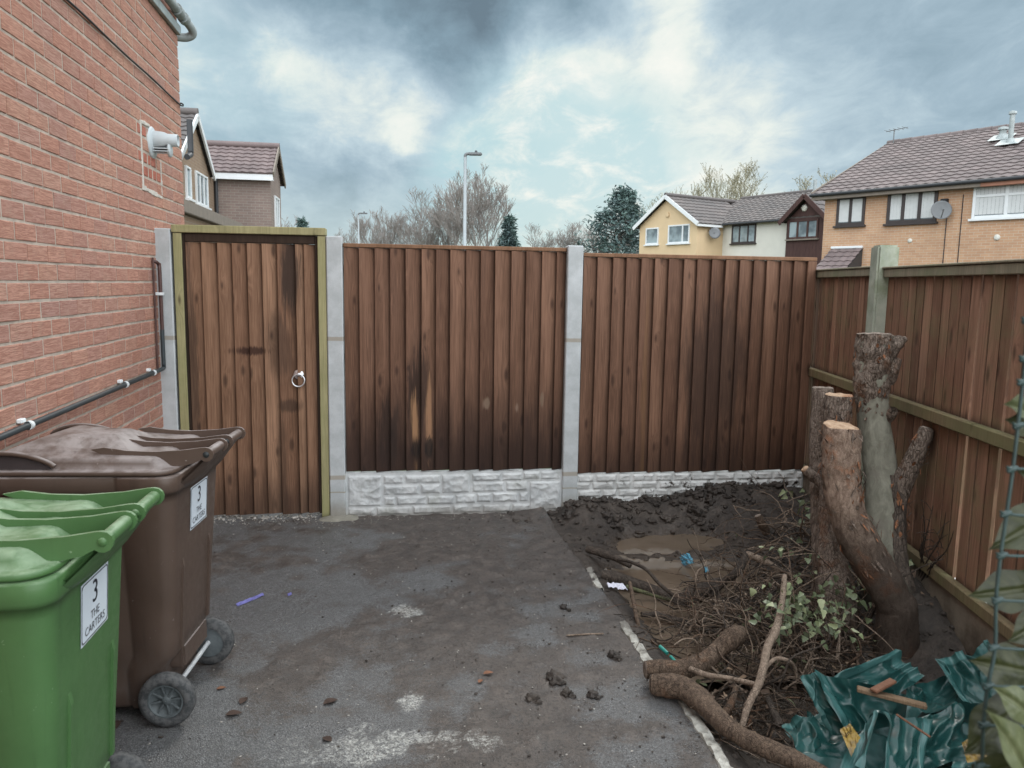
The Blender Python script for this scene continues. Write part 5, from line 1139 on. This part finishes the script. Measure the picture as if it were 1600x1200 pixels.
x0, x1, z0, z1 = rect(oh, 1308, 307, 1352, 352); win(oh, x0, x1, z0, z1, 0, m_dkframe, (.5,), blind=True, sill=m_dkframe, fw=.09)
x0, x1, z0, z1 = rect(oh, 1387, 297, 1465, 348); win(oh, x0, x1, z0, z1, 0, m_dkframe, (.33, .66), blind=True, sill=m_dkframe, fw=.10)
x0, x1, z0, z1 = rect(oh, 1521, 285, 1640, 339); win(oh, x0, x1, z0, z1, 0, m_upvc, (.46,), transom=.66, blind=True, sill=m_upvc, fw=.08)
def dish(o, px, py, r, nm='satellite_dish'):
    p = loc(o, px, py, -.35); Md = Matrix.Translation(p) @ Matrix.Rotation(R_(35), 4, 'Z') @ Matrix.Rotation(R_(78), 4, 'X')
    mb = MB(); mb.lathe([(.001, -.06), (r*.5, -.045), (r*.85, -.015), (r, .0), (r, .008), (r*.85, -.006), (r*.5, -.034), (.001, -.05)], 24, Md)
    mb.bar(p+Vector((0, .05, 0)), Vector((p.x, 0, p.z+.05)), .04, .04); mb.bar(Md @ Vector((0, -r*.8, 0)), Md @ Vector((0, -r*.2, r*1.0)), .025, .025); mb.build(nm, m_dish, o, local=True)
dish(oh, 1471, 328, .29)
mb = MB(); p = loc(oh, 1477, 316); mb.box(p.x-.1, p.x+.1, -.12, 0, p.z-.12, p.z+.1, .01)
for px in (1476, 1499):
    p = loc(oh, px, 380); mb.sweep([(p.x, -.012, 0), (p.x, -.012, EV-.35 if px == 1499 else 4.0)], .013, 6, sub=1)
mb.build('wall_cable', m_cable, oh, local=True)
for px, py, r in ((1422, 376, .07), (1558, 371, .085)):
    p = loc(oh, px, py); mb = MB(); mb.lathe([(.001, .04), (r*.7, .04), (r, .02), (r, -.01)], 18, Matrix.Translation(p) @ Matrix.Rotation(PI/2, 4, 'X')); mb.build('wall_vent', m_cream, oh, local=True)
Mo = world_of(oh); rn = Mo.to_3x3() @ Vector((0, -dv.z, dv.y)); rp = Mo @ Vector((0, -.35, EV))
for (px, py, h, r, cap) in ((1578, 226, .95, .075, True), (1566, 219, .34, .10, False)):
    p = Mo.inverted() @ PL(px, py, rp, rn); mb = MB(); mb.sweep([p-Vector((0, 0, .2)), p+Vector((0, 0, h))], r, 14, sub=1)
    mb.lathe([(r*1.5, -.02), (r*1.5, .06), (r*.4, .09)], 14, Matrix.Translation(p+Vector((0, 0, h)))); mb.lathe([(r*2.3, -.05), (r*1.15, .14)], 14, Matrix.Translation(p+Vector((0, 0, .06))))
    dx = Vector((1, 0, 0)); dy = dv.normalized(); nn = Vector((0, -dv.z, dv.y)).normalized()
    mb.add([p+dx*(.34*a)+dy*(.30*b)+nn*.105 for a, b in ((-1, -1), (1, -1), (1, 1), (-1, 1))], [(0, 1, 2, 3)]); mb.build('roof_flue', m_grey_pvc, roof, local=True)
p = Vector((.1, Dp/2-.4, RG_)); mb = MB(); mb.bar(p, p+Vector((0, 0, .5)), .03, .03); mb.bar(p+Vector((-.3, 0, .45)), p+Vector((.5, 0, .5)), .02, .02)
for k in range(5): mb.bar(p+Vector((-.25+k*.16, -.25, .46+.01*k)), p+Vector((-.25+k*.16, .25, .46+.01*k)), .012, .012)
mb.build('aerial', m_dish, roof, local=True)
# lean-to porch roof
a = loc(oh, 1300, 389); b = loc(oh, 1349, 388); zt = a.z; ov = 1.35; dz = .95
mb = MB(); tslope(mb, (a.x, -ov, zt-dz), (1, 0, 0), (0, ov, dz), b.x-a.x, math.hypot(ov, dz), .26, .28); pr = mb.build('porch_roof', m_tile_red, oh, local=True)
mb = MB(); mb.prism([(0, zt-dz-.02), (-ov, zt-dz-.02), (0, zt-.03)], b.x-.10, b.x-.02, Matrix(((0, 1, 0, 0), (1, 0, 0, 0), (0, 0, 1, 0), (0, 0, 0, 1)))); recalc(mb.build('porch_cheek', m_gut, pr, local=True))
mb = MB(); mb.box(a.x, b.x, -.10, 0, zt+.0, zt+.08, .01); mb.build('porch_flashing', m_upvc, pr, local=True)
mb = MB(); mb.box(a.x+.1, b.x-.12, -ov+.15, -.0, 0, zt-dz-.03); mb.build('porch_wall', m_fb_orange, oh, local=True)

# --- apricot and cream house
ya = Z(1131, 350, 4.9); ys_ = Vector((.39, -.921, 0)).normalized()
yh = thing('rendered_house', 'apricot and cream rendered house with brown boarded gable bay', 'house', (ya.x, ya.y, 0), math.atan2(ys_.y, ys_.x))
SW = Matrix(((0, 1, 0, 0), (1, 0, 0, 0), (0, 0, 1, 0), (0, 0, 0, 1)))
mb = MB(); mb.prism([(0, -.1), (7.3, -.1), (7.3, 4.9), (3.65, 6.42), (0, 4.9)], -.02, 9.5, SW); recalc(mb.build('cream_wall', m_cream, yh, local=True))
mb = MB(); mb.prism([(-4.24, -.1), (-.03, -.1), (-.03, 4.9), (-2.13, 6.22), (-4.24, 4.9)], -1.85, 5.0); recalc(mb.build('apricot_wall', m_yellow, yh, local=True))
mb = MB(); tslope(mb, (-2.2, -.3, 4.88), (1, 0, 0), (0, 3.95, 1.67), 12, math.hypot(3.95, 1.67), .33, .34); tslope(mb, (-2.2, 7.6, 4.88), (1, 0, 0), (0, -3.95, 1.67), 12, math.hypot(3.95, 1.67), .33, .34)
tslope(mb, (-4.5, -2.1, 4.80), (0, 1, 0), (2.37, 0, 1.52), 7.2, math.hypot(2.37, 1.52), .33, .34); tslope(mb, (.25, -2.1, 4.80), (0, 1, 0), (-2.38, 0, 1.52), 4.6, math.hypot(2.38, 1.52), .33, .34)
mb.sweep([(-2.13, -2.1, 6.40), (-2.13, 4.2, 6.40)], .1, 8, sub=1); mb.sweep([(-2.13, 3.65, 6.60), (9.7, 3.65, 6.60)], .1, 8, sub=1)
yr = mb.build('roof', m_tile_grey, yh, local=True)
mb = MB(); mb.bar((-4.5, -2.12, 4.78), (-2.13, -2.12, 6.30), .04, .19); mb.bar((.25, -2.12, 4.78), (-2.13, -2.12, 6.30), .04, .19); mb.box(.20, .24, -2.1, -.3, 4.68, 4.82, .004); mb.build('bargeboard', m_upvc, yh, local=True)
mb = MB(); mb.sweep([(.2, -.36, 4.84), (4.0, -.36, 4.84)], .055, 8, sub=1); mb.build('gutter', m_gut, yh, local=True)
for (xa, ya_, xb, yb, ml) in ((1009.5, 356, 1029.5, 382, ()), (1044.5, 351, 1078, 380, (.68,))):
    x0, x1, z0, z1 = rect(yh, xa, ya_, xb, yb, -1.85); win(yh, x0, x1, z0, z1, -1.85, m_upvc, ml, sill=m_upvc, fw=.075)
x0, x1, z0, z1 = rect(yh, 1144, 350.5, 1181.5, 380); win(yh, x0, x1, z0, z1, 0, m_dkframe, (.33, .68), sill=m_dkframe, fw=.075)
p = loc(yh, 1044, 335, -1.85); mb = MB(); mb.box(p.x-.1, p.x+.1, -1.92, -1.85, p.z-.14, p.z+.1, .02); mb.build('alarm_box', m_yellow, yh, local=True)
# dish on the side wall of the apricot wing
dp_ = Vector((.30, -.95, loc(yh, 1117, 364, -.9).z)); mb = MB(); Md = Matrix.Translation(dp_) @ Matrix.Rotation(R_(62), 4, 'Z') @ Matrix.Rotation(R_(75), 4, 'X')
mb.lathe([(.001, -.05), (.2, -.03), (.30, .0), (.30, .01), (.2, -.02), (.001, -.04)], 22, Md); mb.bar(dp_, (-.03, -.95, dp_.z), .04, .04); mb.build('satellite_dish', m_dish, yh, local=True)
bl0 = loc(yh, 1229, 360, -.3); bap = loc(yh, 1257, 305, -.6); br_x = 2*bap.x-bl0.x
mb = MB(); ez = loc(yh, 1229, 345, -.3).z; mb.prism([(bl0.x, -.1), (br_x, -.1), (br_x, ez), (bap.x, bap.z-.15), (bl0.x, ez)], -.3, .6); recalc(mb.build('boarded_bay', m_bayw, yh, local=True))
mb = MB(); rr_ = Vector((bap.x-bl0.x+.2, 0, bap.z-ez+.12)); tslope(mb, (bl0.x-.2, -.6, ez-.1), (0, 1, 0), rr_, 3.4, rr_.length, .33, .34); tslope(mb, (br_x+.2, -.6, ez-.1), (0, 1, 0), Vector((-rr_.x, 0, rr_.z)), 3.4, rr_.length, .33, .34); mb.build('bay_roof', m_tile_grey, yr, local=True)
mb = MB(); mb.bar((bl0.x-.22, -.62, ez-.14), (bap.x, -.62, bap.z-.02), .05, .2); mb.bar((br_x+.22, -.62, ez-.14), (bap.x, -.62, bap.z-.02), .05, .2); mb.build('bay_bargeboard', m_bayw, yh, local=True)
x0, x1, z0, z1 = rect(yh, 1231.5, 343, 1279, 373, -.3); win(yh, x0, x1, z0, z1, -.3, m_bayw, (.33, .66), sill=m_fascia, fw=.09)
p = loc(yh, 1257, 325, -.3); mb = MB(); mb.lathe([(.001, .08), (.10, .07), (.17, .02), (.17, -.01)], 6, Matrix.Translation(p) @ Matrix.Rotation(PI/2, 4, 'X')); mb.build('alarm_box', m_cream, yh, local=True)
p = Vector((3.1, 2.9, 6.28)); mb = MB(); mb.sweep([p, p+Vector((0, 0, .75))], .09, 10, sub=1); mb.lathe([(.22, 0), (.12, .2)], 10, Matrix.Translation(p)); mb.build('roof_flue', m_grey_pvc, yr, local=True)

# --- left neighbour
lh = thing('neighbour_house', 'grey brown brick house with white bargeboards behind the left wall', 'house', (-5.0, 24.8, 0), 0)
mb = MB(); mb.box(-9, 1.75, .0, 2.45, -.1, 4.9); mb.prism([(0.0, 4.9), (2.45, 4.9), (1.22, 5.72)], -9, 1.75, SW @ Matrix.Translation((0, 0, 0))); recalc(mb.build('wing_wall', m_fb_brown, lh, local=True))
mb = MB(); tslope(mb, (-9, -.25, 4.86), (1, 0, 0), (0, 1.47, .98), 10.9, math.hypot(1.47, .98), .26, .26); tslope(mb, (-9, 2.7, 4.86), (1, 0, 0), (0, -1.47, .98), 10.9, math.hypot(1.47, .98), .26, .26); mb.sweep([(-9, 1.22, 5.93), (1.9, 1.22, 5.93)], .1, 8, sub=1)
lroof = mb.build('wing_roof', m_tile_red, lh, local=True)
mb = MB(); mb.box(-.05, 1.86, -.24, -.20, 4.68, 4.87, .004); mb.box(-.05, 1.86, -.20, 0, 4.70, 4.73); mb.build('fascia', m_upvc, lh, local=True)
mb = MB(); mb.bar((1.88, -.27, 4.86), (1.88, 1.22, 5.86), .04, .17); mb.bar((1.88, 2.72, 4.86), (1.88, 1.22, 5.86), .04, .17); mb.build('bargeboard', m_fascia, lh, local=True)
Mx = Matrix(((0, -1, 0, 1.75), (1, 0, 0, 0), (0, 0, 1, 0), (0, 0, 0, 1)))     # x along y, facing +x
win(lh, .75, 1.75, 3.05, 4.35, 0, m_upvc, (.5,), M=Mx, sill=m_upvc)
Y0, Y1, YM, GXp = -4.15, -.78, -2.45, .12
mb = MB(); mb.prism([(Y0, -.1), (Y1+.78, -.1), (Y1+.78, 4.75), (Y1, 4.85), (YM, 6.0), (Y0, 4.85)], -9, GXp, SW); recalc(mb.build('gable_wall', m_fb_tan, lh, local=True))
g1 = Vector((0, YM-Y0+.3, 1.36)); mb = MB(); tslope(mb, (-9, Y0-.3, 4.68), (1, 0, 0), g1, 9.24, g1.length, .26, .28); tslope(mb, (-9, Y1+.3, 4.68), (1, 0, 0), Vector((0, -g1.y, g1.z)), 9.24, g1.length, .26, .28); mb.sweep([(-9, YM, 6.13), (.26, YM, 6.13)], .1, 8, sub=1); mb.build('gable_roof', m_tile_grey, lh, local=True)
mb = MB(); mb.bar((.25, Y0-.3, 4.66), (.25, YM, 6.02), .05, .15); mb.bar((.25, Y1+.32, 4.64), (.25, YM, 6.02), .05, .15); mb.build('bargeboard', m_upvc, lh, local=True)
Mx2 = Matrix(((0, -1, 0, GXp), (1, 0, 0, 0), (0, 0, 1, 0), (0, 0, 0, 1)))
def gw(px, py): 
    q = PL(px, py, (-5.0+GXp, 0, 0), (1, 0, 0)); return q.y-24.8, q.z
for (xa, yta, yba, xb, ytb, ybb, ml) in ((288, 258, 308, 295.5, 262, 310, ()), (304, 268, 317, 322, 275, 322, (.33, .66))):
    y0_, zt0 = gw(xa, yta); _, zb0 = gw(xa, yba); y1_, zt1 = gw(xb, ytb); win(lh, y0_, y1_, zb0, (zt0+zt1)/2, 0, m_upvc, ml, M=Mx2, sill=m_upvc)
mb = MB(); yy, _ = gw(296, 230); q1_ = PL(296, 187, (-5.0+GXp+.3, 0, 0), (1, 0, 0)); q2_ = PL(296, 240, (-5.0+GXp+.3, 0, 0), (1, 0, 0)); yq = q1_.y-24.8; mb.sweep([(GXp+.3, yq, q1_.z), (GXp+.3, yq, lerp(q1_.z, q2_.z, .9)), (GXp+.3, yq-.08, q2_.z-.02), (GXp+.3, yq-.4, q2_.z-.12)], .07, 10); mb.build('downpipe', m_gut, lh, local=True)
mb = MB(); mb.sweep([(GXp+.07, Y1+.72, 4.75), (GXp+.07, Y1+.70, 2.4)], .05, 10, sub=1); mb.build('downpipe', m_gut, lh, local=True)
# flat roofed garage in front of it
gr = thing('garage', 'low brick garage roof edge in front of the grey brown house', 'garage', (-3.0, 14, 0), 0)
mb = MB(); mb.box(-5.5, -.1, -4.0, 4.1, -.1, 2.74); mb.build('wall', m_fb_tan, gr, local=True)
mb = MB(); mb.box(-5.6, .0, -4.1, 4.2, 2.745, 2.95, .01); mb.build('roof', m_fascia, gr, local=True)

def haze(m, f, tint=(.42, .49, .52)):  # distance haze painted into the base colour of far materials
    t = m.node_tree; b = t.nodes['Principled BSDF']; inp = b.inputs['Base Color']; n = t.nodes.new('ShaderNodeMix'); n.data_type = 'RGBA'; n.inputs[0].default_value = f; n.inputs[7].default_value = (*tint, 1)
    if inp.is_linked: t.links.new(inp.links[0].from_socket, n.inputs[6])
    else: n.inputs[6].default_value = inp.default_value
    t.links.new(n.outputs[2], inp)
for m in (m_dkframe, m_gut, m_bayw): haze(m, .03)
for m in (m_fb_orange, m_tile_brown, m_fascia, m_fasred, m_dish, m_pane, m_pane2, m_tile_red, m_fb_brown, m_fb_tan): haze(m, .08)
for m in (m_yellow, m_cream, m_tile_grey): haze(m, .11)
# ================================================================ STREET LAMPS
m_lamp = plain('galvanised lamp column', (.36, .40, .42), .5, .4, .1)
def lamp(px, ytop, H, label, w=1.0):
    p = Z(px, ytop, H); o = thing('street_lamp', label, 'street lamp', (p.x, p.y, 0), R_(-10), 'street lamps')
    mb = MB(); mb.sweep([(0, 0, -.1), (0, 0, 1.3), (0, 0, 1.32), (0, 0, H-.12)], [.085, .085, .062, .052], 14, sub=1); mb.build('column', m_lamp, o, local=True)
    mb = MB(); mb.sweep([(0, 0, H-.13), (0, 0, H-.06), (.04, 0, H-.015), (.14, 0, H)], .05, 12); mb.box(.10, .56, -.10, .10, H-.055, H+.035, .025); mb.build('lantern', m_dish, o, local=True)
    mb = MB(); mb.lathe([(.045, 0), (.045, .05), (.02, .075), (.001, .08)], 12, Matrix.Translation((.36, 0, H+.034))); mb.build('photocell', m_gut, o, local=True)
lamp(727, 240, 6.0, 'tall grey street lamp rising behind the middle of the fence')
lamp(560, 333, 6.0, 'small distant street lamp among the bare trees left of the tall one')

# ================================================================ TREES
def tree_bark(name, a, b): return bark(name, a, b, sc=6, st=.4)
m_tb = tree_bark('bare tree bark', (.20, .175, .155), (.30, .265, .235)); m_tw = plain('bare twigs', (.26, .225, .20), .9, .2, .25, 3, 0); m_tw2 = plain('budding twigs', (.30, .27, .17), .9, .2, .3, 3, 0)
def bare(name, label, base, H, spread, seed, group, twig, kids=(7, 6, 5, 4), stems=1, up=.55, bud=0, tr=.0085):
    r = random.Random(seed); o = thing(name, label, 'tree', base, r.uniform(0, 6), group); A, B = MB(), MB()
    def grow(p, d, L, rad, lv):
        pts = [p]; q = p; dd = d.normalized(); segs = 4 if lv < 2 else 3
        for i in range(segs):
            dd = (dd+Vector((r.uniform(-1, 1), r.uniform(-1, 1), r.uniform(-.3, .6)*up+.12))*(.22 if lv else .10)).normalized(); q = q+dd*(L/segs); pts.append(q)
        m = A if lv < 2 else B; m.sweep(pts, [max(.0115, lerp(rad, rad*.45, i/segs)) for i in range(segs+1)], 6 if lv == 0 else (4 if lv == 1 else 3), 2 if lv < 2 else 1, cap=False)
        if lv >= len(kids): 
            if bud:
                for b in range(bud): 
                    s = pts[r.randrange(1, len(pts))]; B.leaf(s, Vector((r.uniform(-1, 1), r.uniform(-1, 1), r.uniform(-.5, .5))), (0, 0, 1), r.uniform(.08, .15), .08, .2, 1)
            return
        for k in range(kids[lv]+(2 if lv == 0 else 0)):
            t = lerp(.28 if lv else .32, 1, (k+r.random()*.6)/(kids[lv]+(2 if lv == 0 else 0))); j = min(segs-1, int(t*segs)); s = pts[j].lerp(pts[j+1], t*segs-j)
            ax = Vector((r.uniform(-1, 1), r.uniform(-1, 1), r.uniform(-.2, .3))).normalized(); ndir = (dd*lerp(.9, .5, r.random())+ax*spread+Vector((0, 0, up*.5))).normalized()
            grow(s, ndir, L*lerp(.72, .42, t)*r.uniform(.8, 1.15), rad*lerp(.55, .35, t), lv+1)
    for s in range(stems): grow(Vector((s*.25, s*.1, -.1)), Vector((.18*(s*2-stems+1), r.uniform(-.1, .1), 1)), H*.62, H*tr, 0)
    # scale so that the tallest twig reaches H
    top = max(v.z for v in B.v); k = H/top
    for m in (A, B):
        for v in m.v: v *= k
    A.build('trunk', m_tb, o, local=True); B.build('crown', list(twig), o, local=True); return o
TG = 'bare trees beyond the fence'
def tb(px, dep): p = D(px, 440, dep); return (p.x, p.y, -.05)
def th(py, dep): return 1.7+(448-py)*dep/FPX
bare('bare_tree', 'tallest bare tree with two stems just right of the tall street lamp', tb(752, 52), th(264, 52), .55, 1, TG, (m_tw, m_tw), stems=2)
t2 = bare('bare_tree', 'bare tree partly behind the tall street lamp', tb(712, 56), th(284, 56), .42, 2, TG, (m_tw, m_tw), kids=(7, 5, 5, 4))
t3 = bare('bare_tree', 'broad low bare tree left of the tall street lamp', tb(665, 56), th(302, 56), .62, 3, TG, (m_tw, m_tw), kids=(7, 6, 5, 3))
for (px, py, dep, src, rz, lb) in ((690, 312, 58, t3, 2.0, 'bare tree second left from the tall street lamp'), (640, 322, 58, t3, 4.1, 'bare tree in the middle of the left thicket'), (612, 330, 60, t2, 1.2, 'smaller bare tree right of the distant lamp'), (575, 336, 55, t2, 3.3, 'thin bare tree right behind the distant lamp'),
                                  (845, 352, 70, t3, 1.0, 'leftmost low bare tree in the hazy row right of the small conifer'), (875, 348, 72, t3, 2.6, 'second low bare tree in the hazy row left of the big pine'), (905, 345, 72, t3, 5.0, 'third low bare tree in the hazy row left of the big pine'), (930, 350, 74, t2, 3.9, 'last low bare tree touching the big pine on its left'), (455, 334, 60, t3, .4, 'low bare tree right beside the grey brown house'), (535, 352, 70, t3, 3.0, 'smallest far bare tree left of the distant lamp')):
    b = tb(px, dep); s = th(py, dep)/(th(302, 56) if src is t3 else th(284, 56)); dup(src, b, rz, (s*1.05, s*1.05, s), lb, TG)
bare('budding_tree', 'wide spreading budding tree behind the apricot house roof, tallest of three', tb(1178, 60), th(250, 60), .66, 14, 'budding trees behind the houses', (m_tw2, m_tw2), kids=(7, 5, 5, 4), bud=2)
bare('budding_tree', 'narrow hazy budding tree left of the tallest behind the roof', tb(1124, 64), th(262, 64), .40, 15, 'budding trees behind the houses', (m_tw2, m_tw2), kids=(7, 6, 5, 3), bud=1)
bare('budding_tree', 'low leaning budding tree next to the big brown tiled roof', tb(1272, 58), th(264, 58), .75, 16, 'budding trees behind the houses', (m_tw2, m_tw2), kids=(7, 5, 5, 4), bud=2)
bare('budding_tree', 'small bushy budding tree above the apricot gable', tb(1060, 62), th(288, 62), .6, 17, 'budding trees behind the houses', (m_tw2, m_tw2), kids=(7, 6, 5, 3), bud=1)
bare('budding_tree', 'small budding tree between the big pine and the apricot gable', tb(1018, 66), th(304, 66), .6, 18, 'budding trees behind the houses', (m_tw2, m_tw2), kids=(7, 6, 5, 3), bud=1)
w = W('conifer needles', .75, .25); c = w.co(); r = w.rnd(); w.color(w.mix(w.mr(w.noise(c, 1.1, 3), .35, .65), w.mix(r, (.05, .10, .088), (.09, .155, .125)), (.036, .068, .066))); m_needle = w.m
def conifer(name, label, base, H, R, seed, pine=False):
    r = random.Random(seed); o = thing(name, label, 'conifer', base, 0, None); A, B = MB(), MB(); A.sweep([(0, 0, -.1), (0, 0, H*.95)], [H*.025, .02], 8, sub=1)
    def spray(c, s, k):
        for _ in range(k):
            d = Vector((r.gauss(0, 1), r.gauss(0, 1), r.gauss(.15, .6))).normalized(); p = c+Vector((r.gauss(0, s), r.gauss(0, s), r.gauss(0, s*.7)))*.6; B.leaf(p, d, Vector((r.gauss(0, 1), r.gauss(0, 1), 1)), r.uniform(.22, .42), .10, .2)
    if pine:
        for i in range(130):
            t = r.random()**.8; z = lerp(.12, .98, t)*H; rad = R*(1-t**2.2)*1.0+.45; a = r.uniform(0, 6.28); q = rad*r.uniform(.35, 1.05); p = Vector((q*math.cos(a), q*math.sin(a), z+r.uniform(-.3, .3)))
            A.sweep([(0, 0, z-.4), p*.5+Vector((0, 0, z*.5-.25)), p], [.06, .04, .02], 5, 2, cap=False); spray(p, .55, 62)
    else:
        n = 22
        for i in range(n):
            t = i/(n-1); z = lerp(.06, .97, t)*H; rad = R*(1-t)**.85+.08
            for k in range(int(7+9*(1-t))):
                a = r.uniform(0, 6.28); L = rad*r.uniform(.7, 1.1); p = Vector((L*math.cos(a), L*math.sin(a), z-.12*L)); A.sweep([(0, 0, z), p], [.025, .01], 3, 1, cap=False)
                for s in (.35, .65, .95): spray(Vector((0, 0, z)).lerp(p, s), .14+.1*rad*(1-s), 8)
    A.build('trunk', m_tb, o, local=True); B.build('crown', m_needle, o, local=True); return o
conifer('conifer', 'small dark pointed conifer right of the tallest bare tree', tb(794, 50), th(343, 50), 1.45, 21)
conifer('pine_tree', 'big dark blue green pine left of the apricot house', tb(966, 52), th(306, 52), 3.0, 22, True)
conifer('conifer', 'low dark conifer bush beside the grey brown house', tb(474, 55), th(352, 55), .8, 23)

# ================================================================ SKY, SUN, CAMERA
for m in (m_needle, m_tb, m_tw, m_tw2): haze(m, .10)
SUN_EL, SUN_AZ = R_(42), R_(25)     # azimuth clockwise from +y
wd = bpy.data.worlds.new('World'); SC.world = wd; wd.use_nodes = True
class WW(W):
    def __init__(s): s.t = wd.node_tree
w = WW(); t = wd.node_tree; bg = t.nodes['Background']
sky = t.nodes.new('ShaderNodeTexSky'); sky.sky_type = 'NISHITA'; sky.sun_disc = False; sky.sun_elevation = SUN_EL; sky.sun_rotation = SUN_AZ
tc = t.nodes.new('ShaderNodeTexCoord'); dirv = tc.outputs['Generated']; x, y, z = w.sep(dirv)
den = w.ma('ADD', w.ma('MAXIMUM', z, 0.0), .30)
pv = w.comb(w.ma('DIVIDE', x, den), w.ma('DIVIDE', y, den), 0.0)
wc = t.nodes.new('ShaderNodeTexNoise'); t.links.new(dirv, wc.inputs['Vector']); wc.inputs['Scale'].default_value = 5.5; wc.inputs['Detail'].default_value = 7; wc.inputs['Roughness'].default_value = .62
wa = t.nodes.new('ShaderNodeVectorMath'); wa.operation = 'SUBTRACT'; t.links.new(wc.outputs['Color'], wa.inputs[0]); wa.inputs[1].default_value = (.5, .5, .5)
wb = t.nodes.new('ShaderNodeVectorMath'); wb.operation = 'SCALE'; t.links.new(wa.outputs[0], wb.inputs[0]); wb.inputs['Scale'].default_value = .13
wcx = t.nodes.new('ShaderNodeVectorMath'); wcx.operation = 'ADD'; t.links.new(dirv, wcx.inputs[0]); t.links.new(wb.outputs[0], wcx.inputs[1])
wn_ = t.nodes.new('ShaderNodeVectorMath'); wn_.operation = 'NORMALIZE'; t.links.new(wcx.outputs[0], wn_.inputs[0]); warped = wn_.outputs[0]
n1 = w.noise(w.map(pv, (2.4, 1.9, 1), (5.6, 2.2, 0)), 1.0, 9, .60, .35); n2 = w.noise(w.map(pv, (7.0, 5.0, 1), (9.1, 4.7, 0)), 1.0, 8, .65, .4)
def blob(px, py, rx, amt, soft=.0):
    v = sight(px, py).normalized(); n = t.nodes.new('ShaderNodeVectorMath'); n.operation = 'DOT_PRODUCT'; t.links.new(warped, n.inputs[0]); n.inputs[1].default_value = v
    R = rx/FPX; return w.mr(n.outputs['Value'], math.cos(R), 1.0, 0, amt)
L = w.ma('ADD', .66, w.ma('MULTIPLY', w.ma('SUBTRACT', n1, .5), w.ma('SUBTRACT', .80, blob(1420, 150, 520, .5)))); L = w.ma('ADD', L, w.ma('MULTIPLY', w.ma('SUBTRACT', n2, .5), .55))
for b in [(480, -30, 220, -.22), (660, -50, 240, -.36), (820, -40, 220, -.36), (930, 20, 130, -.24), (700, 90, 120, -.06), (420, 260, 330, -.24), (640, 290, 230, -.16), (480, 130, 100, .10), (1420, 90, 480, -.22), (1060, 125, 140, -.20), (700, 170, 110, -.10), (1110, 215, 80, -.14),
          (545, 125, 150, .42), (850, 110, 120, .28), (660, 150, 130, .16), (960, 245, 300, .26), (900, 260, 420, .10), (1030, 190, 150, .14), (330, 70, 150, .20), (1010, 30, 120, .26), (470, 345, 180, .14), (1180, 285, 260, .18), (690, 200, 130, .14)]:
    L = w.ma('ADD', L, blob(*b))
cl = w.ramp(L, [(.0, (.14, .205, .255)), (.25, (.235, .345, .42)), (.48, (.365, .49, .575)), (.66, (.53, .66, .725)), (.84, (.82, .88, .83)), (1.0, (.96, .96, .89))])
clear = w.ma('ADD', blob(850, 300, 230, 1.0), w.ma('ADD', blob(960, 310, 200, .7), w.ma('ADD', blob(740, 330, 160, .5), blob(330, 130, 150, .35))), clamp=True)
clear = w.ma('MULTIPLY', clear, w.mr(n2, .74, .44)); 
cl = w.mix(w.ma('MULTIPLY', clear, .75), cl, (.46, .69, .74))
hz = w.mr(z, .16, .0, 0, .65); cl = w.mix(hz, cl, (.66, .78, .76))
# unseen sky behind and above is raised as added fill light for the foreground
back = w.mr(y, .35, -.45, 0, 1); cl = w.mix(back, cl, (.92, .95, .98)); zen = w.mr(z, .55, .95, 0, .8); cl = w.mix(zen, cl, (.80, .85, .90))
gain = w.ma('ADD', 1.0, w.ma('ADD', w.ma('MULTIPLY', back, 2.2), w.ma('MULTIPLY', zen, 1.1)))
STR = .10
mul = t.nodes.new('ShaderNodeVectorMath'); mul.operation = 'SCALE'; t.links.new(cl, mul.inputs[0]); t.links.new(w.ma('MULTIPLY', gain, 1/STR), mul.inputs['Scale'])
fin = w.mix(.04, mul.outputs[0], sky.outputs[0])
t.links.new(fin, bg.inputs['Color']); bg.inputs['Strength'].default_value = STR
sl_ = bpy.data.lights.new('sun', 'SUN'); sl_.energy = 1.1; sl_.angle = R_(14); sl_.color = (1, .95, .88)
so_ = bpy.data.objects.new('sun', sl_); COL.objects.link(so_)
sdv_ = Vector((math.sin(SUN_AZ)*math.cos(SUN_EL), math.cos(SUN_AZ)*math.cos(SUN_EL), math.sin(SUN_EL))); so_.rotation_euler = sdv_.to_track_quat('Z', 'Y').to_euler(); so_.location = (0, 0, 20)
cd = bpy.data.cameras.new('camera'); co_ = bpy.data.objects.new('camera', cd); COL.objects.link(co_)
cd.sensor_width = 36; cd.sensor_fit = 'HORIZONTAL'; cd.lens = 36*FPX/1600; cd.clip_start = .05; cd.clip_end = 2000
cd.dof.use_dof = True; cd.dof.focus_distance = 5.0; cd.dof.aperture_fstop = 7.0
Mc = Matrix(((RT.x, UP.x, -FW.x, 0), (RT.y, UP.y, -FW.y, 0), (RT.z, UP.z, -FW.z, 0), (0, 0, 0, 1))); co_.matrix_world = Matrix.Translation(EYE) @ Mc
SC.camera = co_
SC.view_settings.view_transform = 'Standard'; SC.view_settings.look = 'None'; SC.view_settings.exposure = 0
